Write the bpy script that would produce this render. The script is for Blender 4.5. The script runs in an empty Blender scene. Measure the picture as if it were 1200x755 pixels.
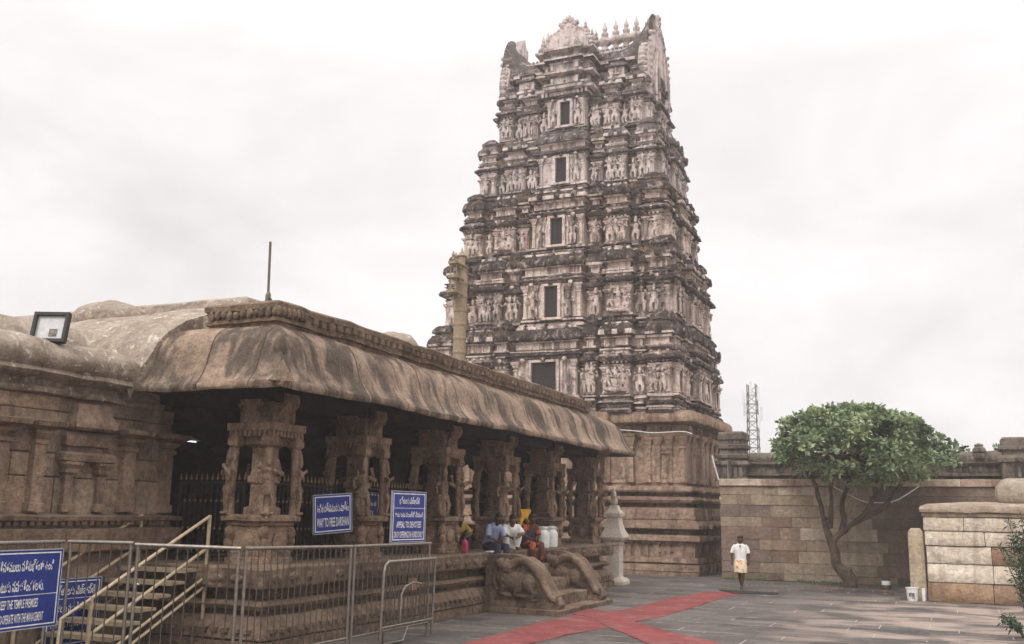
import bpy, bmesh, math, random
import numpy as np
from math import sin, cos, pi, radians, sqrt, atan2
from mathutils import Vector, Matrix, noise
random.seed(7)
SC = bpy.context.scene
COL = SC.collection

# ------------------------------------------------------------------ camera
F_PX, CAM_H = 1150.0, 2.2
_p, _r, _y = radians(11.0), radians(1.0), radians(23.9)
_fw = Vector((-sin(_y)*cos(_p), cos(_y)*cos(_p), sin(_p)))
_rt = Vector((cos(_y), sin(_y), 0))
_up = _rt.cross(_fw)
_rt2 = _rt*cos(_r) + _up*sin(_r)
_up2 = -_rt*sin(_r) + _up*cos(_r)
cd = bpy.data.cameras.new('camera'); cam = bpy.data.objects.new('camera', cd); COL.objects.link(cam)
m = Matrix((( _rt2.x, _up2.x, -_fw.x, 0), (_rt2.y, _up2.y, -_fw.y, 0), (_rt2.z, _up2.z, -_fw.z, CAM_H), (0, 0, 0, 1)))
cam.matrix_world = m
cd.sensor_width = 36; cd.lens = F_PX/1200*36; cd.clip_start = 0.1; cd.clip_end = 5000
SC.camera = cam

# ------------------------------------------------------------------ object helpers
def tag(o, label=None, cat=None, group=None, kind=None):
    if label: o['label'] = label
    if cat: o['category'] = cat
    if group: o['group'] = group
    if kind: o['kind'] = kind
    return o
def empty(name, loc=(0, 0, 0), rz=0, parent=None):
    o = bpy.data.objects.new(name, None); COL.objects.link(o)
    o.location = loc; o.rotation_euler = (0, 0, rz); o.empty_display_size = 0.2
    if parent: o.parent = parent
    return o
def wl(o):
    v = Vector((0, 0, 0))
    while o: v += o.location; o = o.parent
    return tuple(v)
def kids(o): return [c for c in bpy.data.objects if c.parent == o]
def copy_tree(o, parent=None):
    c = o.copy(); COL.objects.link(c)
    c.parent = parent
    for ch in o.children: copy_tree(ch, c)
    return c

class MB:
    """collects shapes; build() links them as ONE mesh object"""
    def __init__(s, xf=None): s.v = []; s.f = []; s.m = []; s.t = []; s.xf = xf; s.tone = 1.0; s.tones = []
    def add(s, vs, fs, mi=0):
        n = len(s.v)
        if s.xf: vs = [s.xf(*p) for p in vs]
        s.v += [tuple(p) for p in vs]
        if isinstance(mi, int): s.m += [mi]*len(fs)
        else: s.m += mi
        s.f += [tuple(i+n for i in f) for f in fs]
        s.tones += [s.tone]*len(fs)
    def box(s, x0, x1, y0, y1, z0, z1, mi=0):
        s.add([(x0,y0,z0),(x1,y0,z0),(x1,y1,z0),(x0,y1,z0),(x0,y0,z1),(x1,y0,z1),(x1,y1,z1),(x0,y1,z1)],
              [(0,3,2,1),(4,5,6,7),(0,1,5,4),(1,2,6,5),(2,3,7,6),(3,0,4,7)], mi)
    def obox(s, M, sx, sy, sz, mi=0):
        ps = [M @ Vector((x*sx/2, y*sy/2, z*sz/2)) for z in (-1, 1) for (x, y) in ((-1,-1),(1,-1),(1,1),(-1,1))]
        s.add(ps, [(0,3,2,1),(4,5,6,7),(0,1,5,4),(1,2,6,5),(2,3,7,6),(3,0,4,7)], mi)
    def loft(s, x0, x1, y0, y1, prof, step=0.6, back=True):
        """rectangle swept through profile [(offset, z, mi)]; closed with caps. back=False: offsets do not move the y1 side"""
        nx = max(1, int(round((x1-x0)/step))); ny = max(1, int(round((y1-y0)/step)))
        rings = []
        for pr in prof:
            o, z = pr[0], pr[1]
            a0, a1, b0, b1 = x0-o, x1+o, y0-o, (y1+o if back else y1)
            if a1 < a0: a0 = a1 = (a0+a1)/2
            if b1 < b0: b0 = b1 = (b0+b1)/2
            r = [(a0+(a1-a0)*i/nx, b0, z) for i in range(nx)] + [(a1, b0+(b1-b0)*i/ny, z) for i in range(ny)] \
              + [(a1-(a1-a0)*i/nx, b1, z) for i in range(nx)] + [(a0, b1-(b1-b0)*i/ny, z) for i in range(ny)]
            rings.append(r)
        n = len(rings[0]); vs = [p for r in rings for p in r]; fs = []; ms = []
        for k in range(len(rings)-1):
            mi = prof[k][2] if len(prof[k]) > 2 else 0
            for i in range(n):
                j = (i+1) % n
                fs.append((k*n+i, k*n+j, (k+1)*n+j, (k+1)*n+i)); ms.append(mi)
        fs.append(tuple(range(n-1, -1, -1))); ms.append(prof[0][2] if len(prof[0]) > 2 else 0)
        K = (len(rings)-1)*n
        fs.append(tuple(K+i for i in range(n))); ms.append(prof[-1][2] if len(prof[-1]) > 2 else 0)
        s.add(vs, fs, ms)
    def rings(s, rings, mi=0, closed=True, caps=True):
        n = len(rings[0]); vs = [p for r in rings for p in r]; fs = []
        for k in range(len(rings)-1):
            for i in range(n if closed else n-1):
                j = (i+1) % n
                fs.append((k*n+i, k*n+j, (k+1)*n+j, (k+1)*n+i))
        if caps:
            fs.append(tuple(range(n-1, -1, -1))); K = (len(rings)-1)*n
            fs.append(tuple(K+i for i in range(n)))
        s.add(vs, fs, mi)
    def tube(s, pts, rad, n=8, mi=0, flat=1.0):
        pts = [Vector(p) for p in pts]
        if not hasattr(rad, '__len__'): rad = [rad]*len(pts)
        ref = None; R = []
        for i, p in enumerate(pts):
            d = (pts[min(i+1, len(pts)-1)] - pts[max(i-1, 0)])
            d = d.normalized() if d.length > 1e-9 else Vector((0, 0, 1))
            if ref is None:
                ref = Vector((1, 0, 0)) if abs(d.x) < .8 else Vector((0, 1, 0))
            a = (ref - d*ref.dot(d)).normalized(); b = d.cross(a); ref = a
            R.append([p + a*cos(2*pi*k/n)*rad[i] + b*sin(2*pi*k/n)*rad[i]*flat for k in range(n)])
        s.rings(R, mi)
    def lathe(s, c, prof, n=16, mi=0, sx=1, sy=1):
        c = Vector(c)
        s.rings([[c + Vector((r*cos(2*pi*k/n)*sx, r*sin(2*pi*k/n)*sy, z)) for k in range(n)] for r, z in prof], mi)
    def ell(s, c, rx, ry, rz, n=10, m=7, mi=0, M=None):
        c = Vector(c); R = []
        for j in range(m+1):
            t = -pi/2 + pi*j/m; cr = max(cos(t), 0.02)
            r = []
            for k in range(n):
                p = Vector((rx*cr*cos(2*pi*k/n), ry*cr*sin(2*pi*k/n), rz*sin(t)))
                if M: p = M @ p
                r.append(c+p)
            R.append(r)
        s.rings(R, mi)
    def prism(s, poly, fn, a, b, mi=0):
        """poly of (p,q) extruded from a to b; fn(p,q,t)->xyz"""
        n = len(poly)
        vs = [fn(p, q, a) for p, q in poly] + [fn(p, q, b) for p, q in poly]
        s.add(vs, [tuple(range(n-1, -1, -1)), tuple(range(n, 2*n))] + [(i, (i+1) % n, n+(i+1) % n, n+i) for i in range(n)], mi)
    def build(s, name, mats, parent=None, jit=None, smooth=35, loc=None, recalc=True, rz=0, local=False):
        me = bpy.data.meshes.new(name)
        vs = s.v
        if jit:
            out = []
            for p in vs:
                q = Vector(p)
                d = Vector((0, 0, 0))
                for amp, fr in jit: d += noise.noise_vector(q*fr)*amp
                out.append(tuple(q+d))
            vs = out
        if parent and not local: loc = wl(parent)
        if loc: vs = [(p[0]-loc[0], p[1]-loc[1], p[2]-loc[2]) for p in vs]
        me.from_pydata(vs, [], s.f)
        if not isinstance(mats, (list, tuple)): mats = [mats]
        for mt in mats: me.materials.append(mt)
        me.polygons.foreach_set('material_index', s.m)
        if any(t != 1.0 for t in s.tones) or any(mt.name in ('block_wall_stone','carved_hall_wall_stone') for mt in mats):
            at = me.attributes.new('tone', 'FLOAT_COLOR', 'FACE')
            flat = []
            for t in s.tones:
                flat += list(t)+[1.0] if hasattr(t, '__len__') else [t, t, t, 1.0]
            at.data.foreach_set('color', flat)
        if recalc:
            bm = bmesh.new(); bm.from_mesh(me)
            bmesh.ops.recalc_face_normals(bm, faces=bm.faces); bm.to_mesh(me); bm.free()
        if smooth:
            me.polygons.foreach_set('use_smooth', [True]*len(me.polygons))
            me.set_sharp_from_angle(angle=radians(smooth))
        me.update()
        o = bpy.data.objects.new(name, me); COL.objects.link(o)
        if loc and not parent: o.location = loc
        if rz: o.rotation_euler = (0, 0, rz)
        if parent: o.parent = parent
        return o

# ------------------------------------------------------------------ materials
def lin(r, g, b):
    f = lambda c: (c/255/12.92 if c/255 <= .04045 else ((c/255+.055)/1.055)**2.4)
    return (f(r), f(g), f(b), 1)
class NT:
    def __init__(s, name):
        s.mat = bpy.data.materials.new(name); s.mat.use_nodes = True
        s.nt = s.mat.node_tree; s.bsdf = s.nt.nodes['Principled BSDF']
        s.geo = None
    def n(s, t, **kw):
        nd = s.nt.nodes.new(t)
        for k, v in kw.items(): setattr(nd, k, v)
        return nd
    def L(s, a, b): s.nt.links.new(a, b)
    def pos(s):
        if s.geo is None: s.geo = s.n('ShaderNodeNewGeometry')
        return s.geo.outputs['Position']
    def scaled(s, sx, sy, sz, src=None):
        v = s.n('ShaderNodeVectorMath', operation='MULTIPLY'); s.L(src or s.pos(), v.inputs[0]); v.inputs[1].default_value = (sx, sy, sz)
        return v.outputs[0]
    def noise(s, scale, detail=5, rough=.6, dist=0, vec=None):
        nd = s.n('ShaderNodeTexNoise'); s.L(vec or s.pos(), nd.inputs['Vector'])
        nd.inputs['Scale'].default_value = scale; nd.inputs['Detail'].default_value = detail
        nd.inputs['Roughness'].default_value = rough; nd.inputs['Distortion'].default_value = dist
        return nd.outputs['Fac']
    def rng(s, val, a, b, c=0, d=1, smooth=True):
        r = s.n('ShaderNodeMapRange'); r.interpolation_type = 'SMOOTHSTEP' if smooth else 'LINEAR'
        s.L(val, r.inputs['Value'])
        for i, x in zip((1, 2, 3, 4), (a, b, c, d)): r.inputs[i].default_value = x
        return r.outputs[0]
    def math(s, op, a, b=None):
        nd = s.n('ShaderNodeMath', operation=op)
        for i, x in enumerate((a, b)):
            if x is None: continue
            if isinstance(x, (int, float)): nd.inputs[i].default_value = x
            else: s.L(x, nd.inputs[i])
        return nd.outputs[0]
    def mix(s, fac, a, b, mode='MIX'):
        nd = s.n('ShaderNodeMix', data_type='RGBA', blend_type=mode)
        for i, x in ((0, fac), (6, a), (7, b)):
            if isinstance(x, (int, float)): nd.inputs[i].default_value = x
            elif isinstance(x, tuple): nd.inputs[i].default_value = x
            else: s.L(x, nd.inputs[i])
        return nd.outputs[2]
    def out(s, col, rough=.9, bump=None, bdist=.02, bstr=.6, spec=.2):
        if isinstance(col, tuple): s.bsdf.inputs['Base Color'].default_value = col
        else: s.L(col, s.bsdf.inputs['Base Color'])
        s.bsdf.inputs['Specular IOR Level'].default_value = spec
        if isinstance(rough, (int, float)): s.bsdf.inputs['Roughness'].default_value = rough
        else: s.L(rough, s.bsdf.inputs['Roughness'])
        if bump is not None:
            b = s.n('ShaderNodeBump'); b.inputs['Distance'].default_value = bdist; b.inputs['Strength'].default_value = bstr
            s.L(bump, b.inputs['Height']); s.L(b.outputs[0], s.bsdf.inputs['Normal'])
        return s.mat
def plain(name, col, rough=.6, metal=0, spec=.3):
    t = NT(name); t.bsdf.inputs['Metallic'].default_value = metal
    n1 = t.noise(9, 4); c = t.mix(t.rng(n1, .35, .7), tuple(x*.86 for x in col[:3])+(1,), tuple(min(1, x*1.1) for x in col[:3])+(1,))
    return t.out(c, rough, spec=spec)
def ds(c, k=.85, g=1.0):
    if c is None: return None
    y = .3*c[0]+.59*c[1]+.11*c[2]
    return tuple((y+(x-y)*k)*g for x in c[:3])+(1,)
def stone(name, c1, c2, stain=None, stain_amt=.5, scale=.9, up=None, up_amt=.6, streak=None, streak_amt=.5, bump=.02, tone=False, fine=.35, seed=0.0, speck=None):
    c1, c2, stain, up, streak = ds(c1), ds(c2), ds(stain), ds(up), ds(streak)
    t = NT(name)
    off = t.n('ShaderNodeVectorMath', operation='ADD'); t.L(t.pos(), off.inputs[0]); off.inputs[1].default_value = (seed, seed*1.7, seed*.3)
    P = off.outputs[0]
    c = t.mix(t.rng(t.noise(scale, 7, .65, .3, P), .36, .66), c1, c2)
    if tone:
        a = t.n('ShaderNodeAttribute', attribute_name='tone'); c = t.mix(1.0, c, a.outputs['Color'], 'MULTIPLY')
    f = t.noise(scale*9, 6, .7, 0, P)
    c = t.mix(1.0, c, t.mix(t.rng(f, .3, .7), (1-fine, 1-fine, 1-fine, 1), (1+fine*.5, 1+fine*.5, 1+fine*.5, 1)), 'MULTIPLY')
    if stain:
        c = t.mix(t.math('MULTIPLY', t.rng(t.noise(scale*1.6, 8, .68, .8, P), .5, .68), stain_amt), c, stain)
    if streak:
        sv = t.scaled(2.6, 2.6, .22, P)
        c = t.mix(t.math('MULTIPLY', t.rng(t.noise(1.0, 6, .6, .6, sv), .48, .64), streak_amt), c, streak)
    if up:
        nz = t.n('ShaderNodeSeparateXYZ'); t.L(t.geo.outputs['Normal'], nz.inputs[0])
        k = t.math('MULTIPLY', t.rng(nz.outputs[2], .05, .7), t.rng(t.noise(2.2, 6, .7, 0, P), .3, .55))
        c = t.mix(t.math('MULTIPLY', k, up_amt), c, up)
    if speck:
        c = t.mix(t.math('MULTIPLY', t.rng(t.noise(scale*4, 9, .75, .6, P), .55, .64), .85), c, speck)
    h = t.math('ADD', t.noise(26, 6, .7, 0, P), t.math('MULTIPLY', t.noise(5, 7, .65, 0, P), 2.2))
    return t.out(c, .93, h, bump*2.2, .7, .12)

M = {}
M['plaster'] = stone('weathered_cream_plaster', lin(246,226,212), lin(222,194,180), lin(104,88,81), .65, 1.7, lin(78,70,66), .8, lin(76,66,61), .75, .025, fine=.35)
M['plaster_up'] = stone('haze_paled_tower_plaster', lin(240,224,216), lin(222,202,194), lin(122,110,106), .6, 1.7, lin(98,90,87), .7, lin(98,89,85), .65, .025, fine=.3, seed=5)  # upper storeys: haze painted in as a paler plaster colour
M['blackened'] = stone('algae_blackened_plaster', lin(108,92,84), lin(68,60,56), lin(228,204,188), .7, 2.3, lin(52,47,45), .85, lin(48,43,41), .7, .04, fine=.42, seed=3)
M['blackened_up'] = stone('haze_greyed_tower_moulding', lin(136,122,116), lin(96,87,83), lin(228,210,200), .7, 2.3, lin(78,72,69), .75, lin(72,66,63), .65, .04, fine=.38, seed=9)  # upper mouldings lightened in colour to look hazy
M['brown'] = stone('brown_sandstone', lin(198,166,140), lin(164,132,108), lin(88,72,62), .65, .8, lin(96,78,64), .6, lin(90,70,56), .55, .03, fine=.35, seed=1)
M['plinth'] = stone('worn_plinth_stone', lin(152,127,104), lin(118,96,78), lin(62,53,45), .6, 1.1, lin(150,126,104), .35, lin(70,58,48), .45, .035, fine=.4, seed=2)
M['pillar'] = stone('carved_pillar_stone', lin(172,142,116), lin(134,109,88), lin(62,51,43), .6, 2.6, lin(110,92,76), .3, lin(64,53,45), .5, .03, fine=.4, seed=4)
M['inner'] = stone('shade_dark_interior_stone', lin(34,31,28), lin(26,23,21), lin(18,17,15), .6, 1.2, None, 0, None, 0, .03, fine=.3, seed=6)  # near-black colour carries the shade of the deep interior
M['inner_pillar'] = stone('shaded_hall_pillar_stone', lin(64,56,48), lin(48,42,36), lin(32,28,25), .6, 1.4, None, 0, lin(50,43,37), .4, .03, fine=.3, seed=7)  # hall shade put into a darker copy of the pillar stone
M['wallstone'] = stone('block_wall_stone', lin(252,244,232), lin(228,214,198), lin(140,120,104), .4, 1.1, lin(130,116,102), .4, lin(120,104,90), .35, .025, tone=True, fine=.28, seed=8)
M['hallwall'] = stone('carved_hall_wall_stone', lin(182,156,134), lin(150,127,108), lin(84,74,66), .55, 1.2, lin(140,124,108), .5, lin(82,72,64), .45, .03, tone=True, fine=.35, seed=10)
M['entab'] = stone('dark_parapet_stone', lin(150,138,122), lin(118,106,94), lin(66,60,55), .75, 1.6, lin(120,110,98), .5, lin(60,54,50), .7, .04, fine=.35, seed=11)
M['white'] = stone('flaking_whitewash', lin(224,212,196), lin(206,192,174), lin(176,160,142), .45, 1.4, None, 0, lin(190,176,158), .4, .012, fine=.14, seed=12)
M['plasterroof'] = stone('lime_patched_roof_stone', lin(186,168,148), lin(154,134,114), lin(104,92,80), .55, 1.3, lin(190,176,158), .4, lin(112,98,86), .5, .04, fine=.35, seed=13, speck=lin(226,216,202))

def eave_mat(name, along):
    t = NT(name)
    P = t.pos()
    c = t.mix(t.rng(t.noise(.9, 6, .6, .3), .36, .66), lin(168,146,127), lin(138,119,103))
    # rain streaks running down the slope: stretched along the fall
    sv = t.scaled(1.5, 1.5, .16)
    s1 = t.noise(1.0, 5, .55, .5, sv)
    sv2 = t.scaled(5.5, 5.5, .3); s2 = t.noise(1.0, 4, .6, .4, sv2)
    c = t.mix(t.math('MULTIPLY', t.rng(s1, .45, .58), .8), c, lin(74,68,62))
    c = t.mix(t.math('MULTIPLY', t.rng(s2, .5, .7), .32), c, lin(98,84,72))
    sv3 = t.scaled(3.2, 3.2, .2); s3 = t.noise(1.0, 3, .5, .3, sv3)
    c = t.mix(t.math('MULTIPLY', t.rng(s3, .55, .68), .35), c, lin(198,172,150))
    f = t.noise(12, 7, .72)
    c = t.mix(1.0, c, t.mix(t.rng(f, .3, .7), (.66,.66,.66,1), (1.18,1.18,1.18,1)), 'MULTIPLY')
    h = t.math('ADD', t.noise(22, 6, .7), t.math('MULTIPLY', t.noise(4, 6, .65), 1.8))
    h = t.math('ADD', h, t.math('MULTIPLY', s2, .4))
    # joints between the eave slabs
    nz = t.n('ShaderNodeSeparateXYZ'); t.L(t.geo.outputs['Normal'], nz.inputs[0]); px = t.n('ShaderNodeSeparateXYZ'); t.L(P, px.inputs[0])
    side = t.math('GREATER_THAN', t.math('ABSOLUTE', nz.outputs[0]), t.math('ABSOLUTE', nz.outputs[1]))
    cx_ = t.math('ADD', t.math('MULTIPLY', side, px.outputs[1]), t.math('MULTIPLY', t.math('SUBTRACT', 1, side), px.outputs[0]))
    cx_ = t.math('ADD', cx_, t.math('MULTIPLY', t.noise(3, 3), .06))
    jt_ = t.rng(t.math('PINGPONG', t.math('ADD', cx_, t.math('MULTIPLY', t.math('SINE', t.math('MULTIPLY', cx_, 1.9)), .2)), .62), .006, .016, 1, 0)
    c = t.mix(t.math('MULTIPLY', jt_, .75), c, lin(62,54,48)); h = t.math('SUBTRACT', h, t.math('MULTIPLY', jt_, 2.5))
    return t.out(c, .92, h, .05, .7, .12)
M['eave'] = eave_mat('rain_streaked_eave_stone', 'y')

def metal(name, col, rough=.35, m=1.0):
    t = NT(name); t.bsdf.inputs['Metallic'].default_value = m
    n1 = t.noise(14, 5); c = t.mix(t.rng(n1, .4, .7), tuple(x*.75 for x in col[:3])+(1,), col)
    return t.out(c, t.rng(t.noise(30, 4), .3, .7, rough*.8, rough*1.4), spec=.5)
M['steel'] = metal('stainless_tube', lin(158,151,142), .5)
M['steel_dull'] = metal('dulled_steel_bar', lin(122,115,105), .55)
M['rail'] = metal('cream_painted_rail', lin(204,184,152), .5, .15)
M['rail_dark'] = metal('worn_tread_metal', lin(176,160,134), .6, .2)
M['iron'] = metal('black_iron', lin(48,46,42), .5, .4)
M['gold'] = metal('gold_painted_knob', lin(150,124,82), .5, .4)
M['brass'] = metal('brass_sheathing', lin(160,140,112), .6, .15)
M['blue'] = plain('blue_sign_enamel', lin(38,56,132), .45)
M['paint_white'] = plain('white_sign_paint', lin(235,234,232), .5)
M['signback'] = plain('grey_sign_edge', lin(170,172,176), .5)
M['opening'] = plain('shade_dark_opening', lin(54,50,50), .8)  # dark colour stands for the shade inside openings and niches
M['black'] = plain('black_plastic', lin(40,40,42), .5)
M['white_plastic'] = plain('white_plastic', lin(232,232,230), .4)
M['can'] = plain('milky_can', lin(226,226,222), .4)
M['skin'] = plain('brown_skin', lin(104,72,54), .55)
M['skin_dark'] = plain('dark_brown_skin', lin(78,56,44), .55)
M['hair'] = plain('black_hair', lin(24,22,22), .6)
M['cloth_white'] = plain('white_cotton', lin(236,234,230), .85)
M['cloth_blue'] = plain('pale_blue_cotton', lin(140,150,176), .85)
M['cloth_navy'] = plain('navy_trousers', lin(40,44,60), .85)
M['cloth_yellow'] = plain('mustard_cloth', lin(150,126,58), .85)
M['yellow'] = plain('yellow_painted_wood', lin(212,160,40), .6)
M['pink'] = plain('pink_cloth', lin(170,60,92), .8)
M['lamp_glass'] = plain('lamp_glass', lin(200,200,200), .15, 0, .6)
M['sari'] = None
def cloth2(name, a, b, sc):
    t = NT(name); c = t.mix(t.rng(t.noise(sc, 3, .5, .5), .52, .6), a, b)
    return t.out(c, .85)
M['sari'] = cloth2('brown_orange_sari', lin(84,52,42), lin(176,92,56), 6)
M['lungi'] = cloth2('cream_orange_lungi', lin(240,222,196), lin(206,140,82), 6)

def glow(name, col, s):
    t = NT(name); t.bsdf.inputs['Emission Color'].default_value = col; t.bsdf.inputs['Emission Strength'].default_value = s
    return t.out(col, .4)
M['tube'] = glow('lit_tube', (.85,.95,1,1), 1.3)

def ground_mat():
    t = NT('grey_slab_paving')
    br = t.n('ShaderNodeTexBrick'); t.L(t.scaled(1, 1, 1), br.inputs['Vector'])
    br.offset = .37; br.squash = 1
    br.inputs['Scale'].default_value = 1; br.inputs['Brick Width'].default_value = 1.5; br.inputs['Row Height'].default_value = .82
    br.inputs['Mortar Size'].default_value = .018; br.inputs['Mortar Smooth'].default_value = .4; br.inputs['Bias'].default_value = 0
    br.inputs['Color1'].default_value = lin(106,100,96); br.inputs['Color2'].default_value = lin(76,72,70); br.inputs['Mortar'].default_value = lin(92,87,83)
    c = br.outputs['Color']
    c = t.mix(t.rng(t.noise(.7, 7, .65, .5), .4, .65), c, t.mix(.5, c, lin(84,79,75)))
    f = t.noise(10, 7, .72)
    c = t.mix(1.0, c, t.mix(t.rng(f, .3, .7), (.72,.72,.72,1), (1.16,1.16,1.16,1)), 'MULTIPLY')
    # sandy dust: strongest towards the low wall on the right
    sx = t.n('ShaderNodeSeparateXYZ'); t.L(t.pos(), sx.inputs[0])
    near = t.math('MULTIPLY', t.rng(sx.outputs[0], -5.0, -.5), t.rng(sx.outputs[1], 33, 28))
    dust = t.math('MULTIPLY', t.rng(t.noise(.55, 6, .6, .6, t.scaled(1, 1.6, 1)), .42, .62), t.math('ADD', t.math('MULTIPLY', near, .5), .10))
    c = t.mix(dust, c, lin(184,164,150))
    wsp = t.rng(t.noise(1.0, 4, .6, .3, t.scaled(1.1, 4.5, 1)), .62, .7)
    c = t.mix(t.math('MULTIPLY', wsp, .4), c, lin(190,182,174))
    pj = t.math('MULTIPLY', br.outputs['Fac'], t.rng(t.noise(.9, 5, .6, .4), .48, .60))
    c = t.mix(t.math('MULTIPLY', pj, .85), c, lin(172,162,152))
    h = t.math('ADD', t.noise(18, 6, .7), t.math('MULTIPLY', br.outputs['Fac'], -1.2))
    return t.out(c, t.rng(t.noise(1.3, 5), .35, .65, .72, .95), h, .03, .7, .15)
M['ground'] = ground_mat()
def carpet_mat():
    t = NT('faded_red_carpet')
    c = t.mix(t.rng(t.noise(1.3, 7, .7), .36, .66), lin(136,74,73), lin(112,66,65))
    c = t.mix(t.math('MULTIPLY', t.rng(t.noise(1.6, 9, .72, 1), .48, .66), .55), c, lin(138,108,103))
    return t.out(c, .97, t.noise(70, 4), .01, .5, .05)
M['carpet'] = carpet_mat()
M['mat'] = plain('black_rubber_mat', lin(44,44,46), .9)
def leaf_mat(name, a, b, c3):
    t = NT(name)
    oi = t.n('ShaderNodeAttribute', attribute_name='tone')
    c = t.mix(oi.outputs['Fac'], a, b)
    c = t.mix(t.rng(t.noise(.9, 3), .45, .65), c, c3)
    t.bsdf.inputs['Subsurface Weight'].default_value = 0
    t.bsdf.inputs['Transmission Weight'].default_value = 0
    return t.out(c, .5, spec=.35)
M['leaf'] = leaf_mat('champa_leaf', lin(78,100,68), lin(170,184,140), lin(106,128,90))
M['leaf2'] = leaf_mat('narrow_leaf', lin(36,60,40), lin(84,112,76), lin(54,82,54))
M['leaf3'] = leaf_mat('far_tree_leaf', lin(58,82,50), lin(112,132,88), lin(80,104,64))
M['leafdry'] = leaf_mat('dry_leaf', lin(96,74,48), lin(176,150,110), lin(140,112,78))
M['bark'] = stone('grey_brown_bark', lin(124,104,88), lin(88,74,62), lin(58,48,42), .6, 3, None, 0, lin(60,50,44), .5, .04, fine=.35, seed=14)
# ------------------------------------------------------------------ carved figures (shared meshes, about 1 m tall, facing -y)
def figure_mesh(seed, kind='stand'):
    rnd = random.Random(seed); b = MB()
    h = rnd.uniform
    if kind == 'sit':
        b.ell((0, -.02, .10), .30, .20, .11)
        for s in (-1, 1): b.tube([(s*.1, -.05, .14), (s*.30, -.16, .10), (s*.08, -.24, .07)], [.09, .08, .05], 6)
        zt = .14
    else:
        sway = h(-.05, .05)
        for s in (-1, 1):
            kx = s*.10 + h(-.04, .06)*s
            b.tube([(s*.09+sway, 0, .5), (kx, -.03, .27), (s*.09, 0, .03)], [.10, .075, .05], 6)
            b.ell((s*.10, -.06, .025), .05, .1, .03, 6, 4)
        b.lathe((sway, 0, 0), [(.14, .36), (.17, .44), (.15, .54)], 8, 0, 1, .7)
        zt = .5
    top = zt + .36
    b.lathe((0, 0, 0), [(.13, zt), (.11, zt+.12), (.15, zt+.26), (.17, zt+.32), (.06, zt+.37), (.055, zt+.41)], 8, 0, 1, .65)
    b.ell((h(-.02, .02), -.02, zt+.47), .075, .085, .095, 8, 6)
    b.lathe((0, 0, 0), [(.085, zt+.52), (.09, zt+.56), (.06, zt+.64), (.03, zt+.72), (.01, zt+.75)], 8)
    for s in (-1, 1):
        n = 2 if rnd.random() < .5 else 1
        for k in range(n):
            el = Vector((s*h(.24, .32), -.02, zt+.2+.1*k+h(-.05, .1)))
            hd = Vector((s*h(.12, .34), -.14, zt+h(.05, .5)))
            b.tube([(s*.15, 0, zt+.31), el, hd], [.05, .042, .035], 6)
            b.ell(hd, .045, .045, .05, 6, 4)
    me_o = b.build('carved_figure', [M['plaster']], jit=[(.018, 9), (.01, 25)], smooth=60)
    return me_o
FIG = {}
def figure_protos():
    for i in range(5): FIG['stand%d' % i] = figure_mesh(i, 'stand')
    for i in range(3): FIG['sit%d' % i] = figure_mesh(20+i, 'sit')
    for k, o in FIG.items():
        COL.objects.unlink(o)
figure_protos()
def place_figure(name, kind, loc, sc, rz, parent, mat=None):
    src = FIG[kind]
    o = bpy.data.objects.new(name, src.data); COL.objects.link(o)
    o.location = loc; o.scale = (sc, sc*.8, sc); o.rotation_euler = (0, 0, rz); o.parent = parent
    if mat is not None:
        o.material_slots[0].link = 'OBJECT'; o.material_slots[0].material = mat
    return o

# ------------------------------------------------------------------ gopuram (gateway tower)
XC = -14.9
tower = empty('gateway_tower', (XC, 41.0, 0))
tag(tower, 'tall tapering stone gateway tower crowded with carved plaster storeys and finials, behind the pavilion', 'tower')
def T(name, mb, mats, jit=None, smooth=38): 
    return mb.build(name, mats, tower, jit=jit, smooth=smooth)
JT = [(.022, 1.6), (.012, 6), (.006, 16)]

# stone base: moulded plinth and pilastered wall, stepped in plan
def base_prof(d):
    return [(.52+d,0),(.52+d,.16),(.55+d,.17),(.55+d,.40),(.34+d,.41),(.34+d,.45),(.50+d,.46),(.50+d,.66),(.34+d,.67),(.34+d,1.2),(.40+d,1.22),(.58+d,1.27),(.58+d,1.40),(.5+d,1.47),
            (.08+d,1.48),(.08+d,1.66),(.34+d,1.67),(.56+d,1.72),(.57+d,1.84),(.46+d,1.98),(.36+d,2.04),(.40+d,2.06),(.40+d,2.2),(.34+d,2.21),(.34+d,2.46),(.24+d,2.5),(-.06+d,2.51),(-.06+d,2.66),
            (.26+d,2.68),(.34+d,2.78),(.26+d,2.9),(-.08+d,2.91),(-.08+d,3.06),(.22+d,3.07),(.26+d,3.14),(.22+d,3.3),(-.04+d,3.31),(-.04+d,3.42),(0+d,3.43),(0+d,5.2),(.10+d,5.22),(.14+d,5.34),
            (-.08+d,5.36),(-.08+d,5.66),(.18+d,5.7),(.44+d,5.74),(.48+d,5.84),(.46+d,6.06),(.38+d,6.16),(.1+d,6.2)]
b = MB()
b.loft(XC-5.6, XC+5.6, 37.55, 44.4, base_prof(0), .7)
for (u0, u1, d) in ((-5.65,-4.2,.10),(-3.55,-2.6,.07),(-2.0,2.0,.34),(2.6,3.55,.07),(4.2,5.65,.10)):
    b.loft(XC+u0, XC+u1, 37.45, 39, base_prof(d), .7)
b.loft(XC+4.5, XC+5.67, 39.3, 42.7, base_prof(.2), .7); b.loft(XC-5.67, XC-4.5, 39.3, 42.7, base_prof(.2), .7)
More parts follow.
